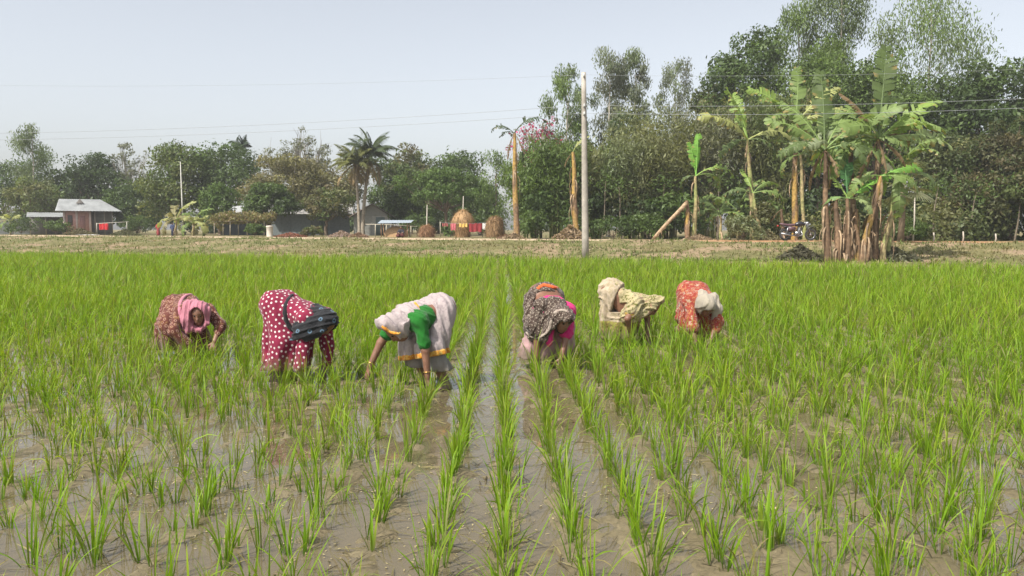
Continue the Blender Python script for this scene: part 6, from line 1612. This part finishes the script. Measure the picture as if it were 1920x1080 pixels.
    make_banana('tallest banana clump plant with upright shredded leaf and long leaf to the side', 1640, Yc + 0.2, 1646, 262, [(92, 87, 3.1, 0.12, BGD, 0.65), (12, 62, 2.2, 0.6, BG2, 0.45), (30, 48, 2.3, 0.9, BG2, 0.4), (-6, 16, 2.5, 0.75, (0.26, 0.33, 0.14), 0.35), (172, 28, 2.4, 0.9, (0.24, 0.29, 0.15), 0.5), (190, 5, 2.1, 1.2, BG, 0.6), (60, 70, 2.1, 0.6, BG, 0.5), (140, 75, 2.0, 0.6, DRY, 0.5), (-50, -30, 1.4, 0.9, DRY, 0.6), (10, 40, 1.6, 1.7, DRY, 0.6), (250, -30, 1.5, 0.8, DRY, 0.5), (40, 30, 2.3, 1.1, BG, 0.5), (155, 55, 2.3, 0.8, (0.19, 0.26, 0.09), 0.55), (-30, 40, 2.2, 1.2, (0.21, 0.29, 0.09), 0.45), (205, 45, 2.2, 1.1, BG, 0.5), (110, 50, 2.2, 1.0, BGD, 0.6), (-120, -55, 1.7, 0.5, DRY, 0.5)], 21, 0.14, 'brown', sheaths=14)
    make_banana('leaning yellow banana clump stem with drooping side leaves', 1618, Yc - 0.5, 1652, 330, [(15, 40, 1.5, 0.9, (0.15, 0.30, 0.05), 0.35), (0, 15, 1.6, 1.2, BG2, 0.4), (-25, 5, 1.5, 1.3, BG, 0.5), (200, 10, 1.5, 1.5, BG, 0.5), (-90, -40, 1.2, 0.7, DRY, 0.6)], 22, 0.11, 'yellow', sheaths=8)
    make_banana('short banana clump plant with bright young leaves in its heart', 1592, Yc - 0.3, 1590, 372, [(88, 82, 2.1, 0.3, (0.06, 0.16, 0.05), 0.4), (115, 66, 1.9, 0.7, BG2, 0.45), (35, 50, 1.7, 0.5, (0.16, 0.34, 0.05), 0.35), (165, 20, 1.0, 1.5, (0.17, 0.27, 0.09), 0.2), (-60, 8, 1.1, 1.4, (0.26, 0.33, 0.14), 0.25), (0, 10, 1.2, 1.3, (0.26, 0.33, 0.14), 0.3)], 23, 0.11, 'brown', sheaths=10)
    make_banana('banana clump plant with wide drooping fan of leaves at the back', 1600, Yc + 0.8, 1596, 268, crown(r, 9, 2.3, [BG, BG, BGD, (0.19, 0.26, 0.09)], 78, -5), 24, 0.12, 'brown', sheaths=8)
    make_banana('banana clump plant with low drooping leaves on the fan palm side', 1662, Yc + 0.4, 1682, 322, crown(r, 8, 2.0, [BG, BG2, (0.19, 0.26, 0.09)], 70, -10), 25, 0.11, 'green', sheaths=8)
    for i, (u, ut, vt, c, lab) in enumerate([(1572, 1568, 372, 'brown', 'thick brown stump in the banana clump wrapped in dry sheaths'), (1608, 1606, 392, 'yellow', 'orange-stemmed stump in the banana clump between brown ones'), (1628, 1634, 400, 'brown', 'slim leaning brown stump in the banana clump'), (1580, 1584, 420, 'brown', 'low split brown stump in the banana clump'), (1655, 1672, 395, 'green', 'slanting greenish stump on the outer side of the banana clump')]):
        make_banana(lab, u, Yc - 0.2 + 0.15 * (i % 3), ut, vt, [(r.uniform(0, 360), -45, 0.9, 0.7, DRY, 0.6), (r.uniform(0, 360), -30, 0.8, 0.9, DRY, 0.6)], 30 + i, 0.10 + 0.02 * (i == 0), c, sheaths=10, name='banana_stump', cat='banana stump')
    # small bananas by the village
    for i, (u, Y, vt, L, lab) in enumerate([(330, 68, 412, 2.2, 'banana plant with pale arching leaves before the bamboo pole'), (362, 67.4, 418, 2.0, 'banana plant with tan leaves beside the bamboo pole'), (382, 68.5, 420, 1.8, 'low banana plant with faded leaves next to the vine trellis'), (20, 80, 415, 1.6, 'small banana plant growing by the pale tin fence')]):
        make_banana(lab, u, Y, u, vt, crown(r, 8, L, [BGY, BG, (0.24, 0.22, 0.10)], 70, 5), 40 + i, 0.10, 'green', sheaths=3)

def build_trees():
    T = make_tree
    # far wood behind everything
    wood_mass('far_wood', 'hazy line of trees closing the view behind the village', -150, -2, 112, 128, 2.5, 7.5, 26000, 'dark', 'mid', 0.55, 1)
    wood_mass('shaded_wood', 'dark tangled wood behind the roadside bamboo and bananas', 1, 52, 56, 70, 4.5, 9.5, 46000, 'dark', 'mid', 0.40, 2)
    wood_mass('undergrowth', 'dense dark undergrowth under the roadside trees', 1.5, 46, 47.5, 55, 1.6, 3.6, 24000, 'dark', 'mid', 0.30, 3)
    wood_mass('hedge_undergrowth', 'dark bushes and undergrowth filling the ground behind the village houses', -112, -2, 92, 103, 1.6, 4.2, 32000, 'dark', 'mid', 0.42, 4)
    wood_mass('roadside_thicket', 'low tangled thicket along the shaded side of the road', 13, 40, 41.5, 47, 0.6, 2.6, 24000, 'dark', 'olive', 0.24, 5)
    # left side, village trees
    T('broadleaf_tree', 'dark round tree at the end of the pale tin fence', 8, 98, 303, 150, 'dark', seed=1, tone2='mid', leaf=.32)
    T('tall_thin_tree', 'tall pale feathery tree rising behind the brick house', 68, 94, 238, 78, 'pale', 'euca', 0.32, 5000, 2, 0.34, 0.15, (0.34, 0.31, 0.26), tone2='mid')
    T('broadleaf_tree', 'olive bushy tree before the dark round one', 62, 88, 335, 90, 'olive', seed=3, n=4500, tone2='mid', leaf=.3)
    T('broadleaf_tree', 'low mixed green tree left of the brick house roof', 118, 96, 322, 90, 'mid', seed=4, n=5000, leaf=.32)
    T('broadleaf_tree', 'dark flat-topped tree directly behind the brick house', 185, 95, 290, 100, 'dark', seed=5, n=7000, leaf=.34)
    T('thin_tree', 'thin sparse tree with open twiggy crown behind the brick house', 246, 96, 268, 70, 'grey', 'wispy', 0.35, 1900, 6, 0.3, 0.14, (0.28, 0.26, 0.22))
    T('broadleaf_tree', 'dark green tree beside the brick house verandah', 258, 88, 338, 110, 'dark', base_frac=0.1, seed=7, n=6500, tone2='mid', leaf=.32)
    T('broadleaf_tree', 'large yellow-green tree behind the tall bamboo pole', 345, 82, 272, 130, 'yellow', base_frac=0.14, seed=8, n=9000, tone2='mid', leaf=.3)
    T('broadleaf_tree', 'big dark tree crowding the yellow-green one', 432, 84, 272, 135, 'mid', base_frac=0.16, seed=9, n=10000, tone2='dark', leaf=.3)
    make_palm('areca_palm', 'slim areca palm poking above the big dark tree', 450, 452, 88, 440, 272, 1.3, 3, (0.04, 0.06, 0.035), 12, 0, 0.07)
    T('broadleaf_tree', 'small round bright tree behind the vine trellis', 412, 74, 345, 62, 'bright', base_frac=0.2, seed=10, n=3500, tone2='mid', leaf=.24)
    T('bare_tree', 'tall grey tree with nearly bare spreading crown', 566, 86, 243, 165, 'grey', 'wispy', 0.42, 3600, 11, 0.26, 0.22, (0.27, 0.25, 0.22))
    T('broadleaf_tree', 'brown-tinged tree with pale trunk before the bare one', 540, 76, 292, 150, 'olive', base_frac=0.2, seed=12, n=9000, tone2='brown', leaf=.26, trunk_r=.2, trunk_col=(.34, .31, .27))
    T('broadleaf_tree', 'dark leafy tree shading the concrete well ring', 505, 70, 345, 90, 'dark', base_frac=0.18, seed=13, n=5500, tone2='mid', leaf=.26)
    T('broadleaf_tree', 'reddish brown tree beside the coconut palms', 620, 80, 300, 125, 'brown', base_frac=0.12, seed=14, n=8000, tone2='olive', leaf=.28)
    T('broadleaf_tree', 'dull brown bush-like tree before the tin house', 612, 72, 352, 85, 'brown', base_frac=0.2, seed=15, n=4500, tone2='mid', leaf=.24)
    make_palm('coconut_palm', 'taller coconut palm with drooping dry fronds', 680, 694, 71, 437, 290, 2.9, 5, (0.075, 0.10, 0.05), 34, 9, 0.15)
    make_palm('coconut_palm', 'shorter yellowish coconut palm leaning beside the taller one', 674, 666, 70, 437, 306, 2.4, 6, (0.14, 0.15, 0.05), 26, 5, 0.13)
    T('broadleaf_tree', 'dark tree right behind the coconut palms', 735, 88, 300, 100, 'dark', base_frac=0.1, seed=16, n=6500, tone2='mid', leaf=.3)
    T('broadleaf_tree', 'tall brown-topped tree behind the small straw heap', 772, 86, 274, 95, 'mid', base_frac=0.12, seed=17, n=7000, tone2='brown', leaf=.3)
    T('broadleaf_tree', 'tall dark tree behind the umbrella-shaped tree', 855, 88, 288, 120, 'dark', base_frac=0.12, seed=18, n=8000, tone2='mid', leaf=.3)
    T('umbrella_tree', 'wide umbrella-shaped green tree with leaning forked trunk over the haystacks', 838, 70, 318, 165, 'bright', base_frac=0.34, seed=19, n=10000, tone2='mid', leaf=.22, trunk_r=.17, lean=-0.5)
    T('broadleaf_tree', 'dark bushy tree behind the straw shed', 760, 74, 350, 90, 'dark', base_frac=0.08, seed=20, n=5500, tone2='mid', leaf=.26)
    T('broadleaf_tree', 'low dark tree behind the tall haystack', 900, 78, 352, 80, 'dark', base_frac=0.05, seed=21, n=5000, tone2='mid', leaf=.28)
    T('thin_tree', 'light feathery tree left of the bare banana stem', 930, 70, 286, 62, 'light', 'euca', 0.1, 3200, 22, 0.26, 0.1, tone2='mid')
    # middle, pink blossom and tall pale trees
    T('blossom_tree', 'sparse tree with pink blossom beside the bare banana stem', 1012, 60, 228, 105, 'grey', 'wispy', 0.5, 1500, 23, 0.22, 0.13, (0.30, 0.26, 0.22), flowers=(0.52, 0.07, 0.20))
    T('tall_thin_tree', 'tall pale drooping tree directly behind the utility pole', 1062, 62, 128, 82, 'pale', 'euca', 0.42, 5200, 24, 0.30, 0.14, (0.34, 0.31, 0.26), tone2='light')
    T('tall_thin_tree', 'tall pale drooping tree with two-peaked crown right of the pole', 1140, 64, 94, 80, 'pale', 'euca', 0.40, 5200, 25, 0.30, 0.15, (0.36, 0.33, 0.28), tone2='grey')
    T('tall_thin_tree', 'tall pale drooping tree forming the second peak right of the pole', 1188, 65, 96, 70, 'pale', 'euca', 0.42, 4600, 26, 0.30, 0.14, (0.36, 0.33, 0.28), tone2='grey')
    T('tall_thin_tree', 'slender pale tree standing above the bamboo thicket', 1262, 70, 114, 66, 'grey', 'euca', 0.5, 3600, 27, 0.30, 0.13, (0.36, 0.33, 0.28), tone2='pale')
    # bamboo thickets
    for i, (u, Y, top, w, a, b, lab) in enumerate([
            (1000, 52, 305, 110, 'mid', 'light', 'low green bamboo clump behind the bare banana stem'),
            (1045, 51, 262, 120, 'light', 'mid', 'green bamboo clump left of the utility pole'),
            (1110, 52, 268, 140, 'mid', 'olive', 'shaded bamboo clump right behind the utility pole'),
            (1180, 51, 245, 150, 'olive', 'pale', 'arching olive bamboo clump under the two-peaked pale tree'),
            (1250, 52, 225, 160, 'olive', 'yellow', 'brownish olive bamboo clump above the fallen banana stem'),
            (1320, 53, 205, 150, 'olive', 'grey', 'tall olive bamboo clump behind the slim banana plant'),
            (1385, 54, 185, 150, 'mid', 'olive', 'deep green bamboo clump behind the pale-leaved banana plant'),
            (1215, 56, 205, 150, 'olive', 'pale', 'feathery bamboo clump at the back of the thicket'),
            (1450, 53, 175, 150, 'mid', 'olive', 'green bamboo clump behind the orange-stemmed banana plant')]):
        T('bamboo_clump', lab, u, Y, top, w, a, 'bamboo', n=7500, seed=60 + i, leaf=0.30, tone2=b, cat='bamboo', group='bamboo thicket behind the road')
    # right-hand wood
    T('broadleaf_tree', 'rounded dark tree above the bamboo thicket', 1395, 62, 62, 150, 'mid', base_frac=0.35, seed=30, n=9000, tone2='dark', leaf=.28)
    T('broadleaf_tree', 'dark tree filling in above the banana crowns', 1345, 64, 150, 120, 'dark', base_frac=0.3, seed=31, n=7000, tone2='olive', leaf=.28)
    T('tall_thin_tree', 'tall fine-leaved pale green tree above the orange-stemmed banana', 1488, 60, 14, 140, 'light', 'euca', 0.25, 15000, 32, 0.30, 0.18, (0.33, 0.3, 0.25), tone2='pale')
    T('tall_thin_tree', 'tallest fine-leaved tree rising over the banana clump', 1566, 60, -42, 160, 'light', 'euca', 0.22, 18000, 33, 0.30, 0.2, (0.33, 0.3, 0.25), tone2='pale')
    T('broadleaf_tree', 'green mid-height tree between the tall fine-leaved trees', 1530, 56, 100, 190, 'light', base_frac=0.25, seed=34, n=14000, tone2='mid', leaf=.24)
    T('thin_tree', 'tall open-crowned tree with long bare limbs against the sky', 1730, 58, -20, 215, 'pale', 'euca', 0.40, 9500, 35, 0.30, 0.16, (0.36, 0.32, 0.27), tone2='light')
    T('broadleaf_tree', 'green tree behind the upright shredded banana leaf', 1640, 55, 105, 170, 'mid', base_frac=0.2, seed=36, n=9000, tone2='light', leaf=.25)
    T('broadleaf_tree', 'dark tree below the open-crowned tree', 1735, 56, 150, 170, 'dark', base_frac=0.2, seed=37, n=10000, tone2='mid', leaf=.26)
    T('broadleaf_tree', 'large dark tree with brownish top at the edge of the wood', 1840, 54, 118, 170, 'dark', base_frac=0.15, seed=38, n=12000, tone2='mid', leaf=.26)
    T('broadleaf_tree', 'dark tree with small palm-like tufts at the wood end', 1925, 55, 120, 150, 'dark', base_frac=0.12, seed=39, n=9000, tone2='mid', leaf=.26)
    T('broadleaf_tree', 'russet-leaved tree hanging over the road verge', 1895, 46, 232, 130, 'brown', base_frac=0.3, seed=40, n=9000, tone2='dark', leaf=.22)
    T('broadleaf_tree', 'dark olive tree standing behind the fan palm', 1770, 48, 255, 150, 'dark', base_frac=0.25, seed=41, n=8500, tone2='olive', leaf=.22)
    T('broadleaf_tree', 'low dark shrubby tree beside the thin fence post', 1835, 44, 330, 120, 'dark', base_frac=0.22, seed=42, n=6000, tone2='brown', leaf=.2, trunk_r=.08)
    T('broadleaf_tree', 'low shrubby tree with several thin trunks at the road bend', 1935, 43, 320, 130, 'brown', base_frac=0.3, seed=43, n=6000, tone2='mid', leaf=.2, trunk_r=.08)
    T('roadside_shrub', 'pale straggly shrub beside the short green banana plant', 1395, 41.0, 405, 75, 'olive', base_frac=0.02, seed=44, n=2500, tone2='pale', leaf=.14, trunk_r=.03, cat='shrub')
    # fan palm beside the banana clump
    r = np.random.default_rng(9); Y = 36.5; x = x_at(1688, Y); z0 = float(zg(x, Y)); root = thing('fan_palm', 'greyish fan palm with spiky fronds beside the banana clump', 'palm', (x, Y, z0))
    zc = pix(1688, 350, Y)[2] - z0
    mb = MB(); mb.tube(np.array([[0, 0, 0], [0.05, 0, zc * 0.5], [0, 0, zc]]), [0.16, 0.13, 0.12], 8, (0.2, 0.15, 0.1)); mb.build('trunk', M['bark'], root, smooth=True)
    for i in range(12):
        az = i * 2.4; el = 1.2 - 1.7 * i / 11; d = np.array([math.cos(az) * math.cos(el), math.sin(az) * math.cos(el), math.sin(el)]); c = d * 0.8
        sd = nrmz(np.cross(d, [0, 0, 1])); mb = MB(); mb.tube(np.array([[0, 0, 0], c]), 0.02, 4, (0.2, 0.22, 0.1), cap=False)
        for q in np.linspace(-1.5, 1.5, 19):
            dd = d * math.cos(q) + sd * math.sin(q) + np.array([0, 0, -0.15]); L = 0.95 * (1 - 0.12 * abs(q)); w = 0.04
            nn = nrmz(np.cross(dd, sd + 0.01)); s2 = nrmz(np.cross(nn, dd)) * w
            e = c + dd * L + np.array([0, 0, -0.12]); m_ = c + dd * L * 0.55
            mb.add([c, m_ + s2, e, m_ - s2], [[0, 1, 2, 3]], None, np.array([0.17, 0.18, 0.10]) * r.uniform(0.7, 1.3))
        mb.build('frond', M['foliage'], root, loc=(0, 0, zc))
    # dry heap of cut stems between road and clump, thin posts
    for i, (u, Y, top, lab) in enumerate([(1750, 38.2, 436, 'short pale fence post on the verge beside the fan palm'), (1712, 40.5, 370, 'thin grey stick standing in the shade behind the fan palm'), (1805, 37.6, 434, 'short crooked fence post below the dark shrubby tree'), (1866, 37.0, 438, 'small fence post below the russet-leaved tree')]):
        x = x_at(u, Y); z0 = float(zg(x, Y)) - 0.05; h = pix(u, top, Y)[2] - z0; b = MB(); b.tube(np.array([[0, 0, 0], [0.03, 0, h * 0.5], [0.0, 0, h]]), [0.04, 0.035, 0.03], 6, (0.40, 0.36, 0.30))
        o = b.build('fence_post', M['vcol'], loc=(x, Y, z0)); tag(o, lab, 'post', 'thin posts along the road verge')

def build_clutter():
    """small things along the road: heaps of dry leaves and brick rubble, low shrubs, saplings"""
    r = np.random.default_rng(91)
    def heap(label, u, Y, w, h, col, name='leaf_heap', cat='leaf heap', n=900, size=0.15):
        x = x_at(u, Y); z0 = float(zg(x, Y)) - 0.02; root = thing(name, label, cat, (x, Y, z0))
        V, Q = lathe([(w, 0), (w * 0.85, h * 0.35), (w * 0.5, h * 0.75), (w * 0.2, h * 0.95), (0.01, h)], 14, 0.35, int(u))
        obj('mound', mesh('mound', V * np.array([0.9, 0.55, 0.75]), Q, col=np.array(col) * 0.6), M['straw'], root)
        a = r.uniform(0, 6.28, n); q = r.random(n) ** 0.6; P = np.stack([np.cos(a) * w * q, np.sin(a) * w * 0.6 * q, h * (1 - q) * r.uniform(0.7, 1.15, n) + 0.05], 1)
        V, Q, C = leaf_quads(P, r.normal(size=(n, 3)), r.normal(size=(n, 3)) + np.array([0, -0.3, 1.0]), size * r.uniform(0.6, 1.5, n), size * 0.45 * r.uniform(0.6, 1.3, n), np.array(col)[None] * r.uniform(0.5, 1.5, (n, 1)))
        obj('litter', mesh('litter', V, Q, col=C), M['drygrass'], root)
    tan = (0.27, 0.20, 0.13)
    heap('dry leaf litter heaped round the tall bare banana stem', 962, 46.6, 0.8, 0.35, tan)
    heap('heap of dead banana leaves at the foot of the stem behind the pole', 1070, 45.6, 1.1, 0.75, tan, n=800, size=0.3)
    heap('pale trash and leaves under the slim banana plant', 1310, 42.3, 0.9, 0.3, tan)
    heap('dry leaf heap near the motorcycle tail', 1440, 41.0, 0.8, 0.5, (0.20, 0.18, 0.10), n=600, size=0.2)
    heap('low reddish brick rubble before the grey tin house', 545, 61, 1.3, 0.30, (0.25, 0.11, 0.075), 'rubble_heap', 'rubble')
    heap('pale rubble and cloth scraps before the brown bush-like tree', 640, 61, 1.1, 0.45, (0.30, 0.22, 0.18), 'rubble_heap', 'rubble')
    heap('earth heap on the verge beside the coconut palm feet', 672, 59, 0.8, 0.30, (0.26, 0.17, 0.12), 'rubble_heap', 'rubble')
    heap('small earth mound beside the round brown haystack', 948, 52, 0.6, 0.25, (0.24, 0.15, 0.10), 'rubble_heap', 'rubble')
    heap('brush heap before the brick house wall', 150, 77, 1.6, 0.6, (0.15, 0.13, 0.075), n=2200, size=0.24)
    heap('brush heap beside the drying rail with the red cloth', 235, 74, 1.4, 0.5, (0.13, 0.13, 0.07), n=2000, size=0.24)
    heap('dark heap of cut banana stems at the foot of the banana clump', 1500, 31.2, 1.0, 0.55, (0.09, 0.085, 0.055), n=700, size=0.22)
    heap('pile of withered leaves on the outer foot of the banana clump', 1672, 30.4, 1.1, 0.50, (0.12, 0.12, 0.075), n=800, size=0.25)
    for i, (u, Y, top, w, tone, lab) in enumerate([(262, 78, 405, 60, 'dark', 'rounded dark shrub beside the brick house verandah'), (478, 64, 420, 34, 'mid', 'small leafy shrub at the end of the vine trellis'), (588, 62, 424, 40, 'brown', 'scrubby brown shrub before the grey tin house'), (782, 66, 398, 60, 'dark', 'dense dark shrub behind the small straw heap'), (845, 63, 418, 30, 'mid', 'low green shrub between the small straw heap and tall haystack'), (905, 62, 395, 50, 'dark', 'dark leafy shrub between the two haystacks'), (1000, 49, 395, 70, 'mid', 'leafy shrub beside the foot of the bare banana stem'), (1150, 47, 405, 90, 'dark', 'spreading dark shrub under the bamboo right of the pole'), (1215, 47, 400, 80, 'mid', 'leafy shrub behind the fallen banana stem'), (1700, 41, 412, 70, 'mid', 'light green shrub in the shade behind the fan palm'), (105, 79, 412, 50, 'mid', 'low shrub in front of the lean-to shed'), (40, 79, 408, 60, 'dark', 'dark shrub in front of the pale tin fence')]):
        make_tree('leafy_shrub', lab, u, Y, top, w, tone, base_frac=0.02, seed=200 + i, n=2200, leaf=0.17, trunk_r=0.03, cat='shrub', tone2='mid')
    for i, (u, Y, top, lean) in enumerate([(1748, 43.5, 350, 0.2), (1815, 42.5, 365, 0.35), (1858, 43.2, 355, -0.3), (1903, 42.4, 362, 0.3), (1345, 46.5, 330, 0.1), (1130, 49.0, 340, 0.2), (1165, 48.6, 350, -0.2), (1240, 48.8, 345, 0.1)]):
        x = x_at(u, Y); z0 = float(zg(x, Y)) - 0.05; h = pix(u, top, Y)[2] - z0; b = MB(); t = np.linspace(0, 1, 7)
        b.tube(np.stack([lean * t ** 1.5 + 0.04 * np.sin(6 * t + u), 0 * t, h * t], 1), np.linspace(0.055, 0.025, 7), 6, np.array([0.17, 0.14, 0.10]) * r.uniform(0.6, 1.2), cap=False)
        root = thing('sapling', 'slender bare sapling trunk standing at the shaded edge of the wood', 'sapling', (x, Y, z0), group='slender saplings along the shaded wood edge')
        b.build('trunk', M['bark'], root, smooth=True)
        m = 160; P = np.stack([lean + r.normal(0, 0.5, m), r.normal(0, 0.5, m), h + r.normal(0, 0.4, m)], 1)
        V, Q, C = leaf_quads(P, r.normal(size=(m, 3)), r.normal(size=(m, 3)) + np.array([0, 0, 0.5]), np.full(m, 0.22), np.full(m, 0.1), np.array(GREENS['mid'])[None] * r.uniform(0.6, 1.4, (m, 1)))
        obj('crown', mesh('crown', V, Q, col=C), M['foliage'], root)

def build_haze():
    m, nt, out = new_mat('thin_haze')
    v = N(nt, 'ShaderNodeVolumePrincipled', Density=0.0006, Anisotropy=0.0); v.inputs['Color'].default_value = (0.97, 0.98, 1.0, 1)
    nt.links.new(v.outputs[0], out.inputs['Volume'])
    mb = MB(); mb.box((-450, -12, -1.2), (450, 560, 24)); o = mb.build('haze', m); tag(o, 'thin pale haze hanging over the fields', kind='stuff')

import time
_t = time.time()
def step(name, fn):
    global _t
    fn(); print('BUILD', name, round(time.time() - _t, 1)); _t = time.time()

step('ground', build_ground)
step('power', build_power)
step('village', build_village)
step('trees', build_trees)
step('bananas', build_bananas)
step('clutter', build_clutter)
step('moto', build_motorcycle)
step('people', build_people)
step('rice', build_rice)
step('roots', build_roots)
step('grass', build_verge_grass)
step('haze', build_haze)
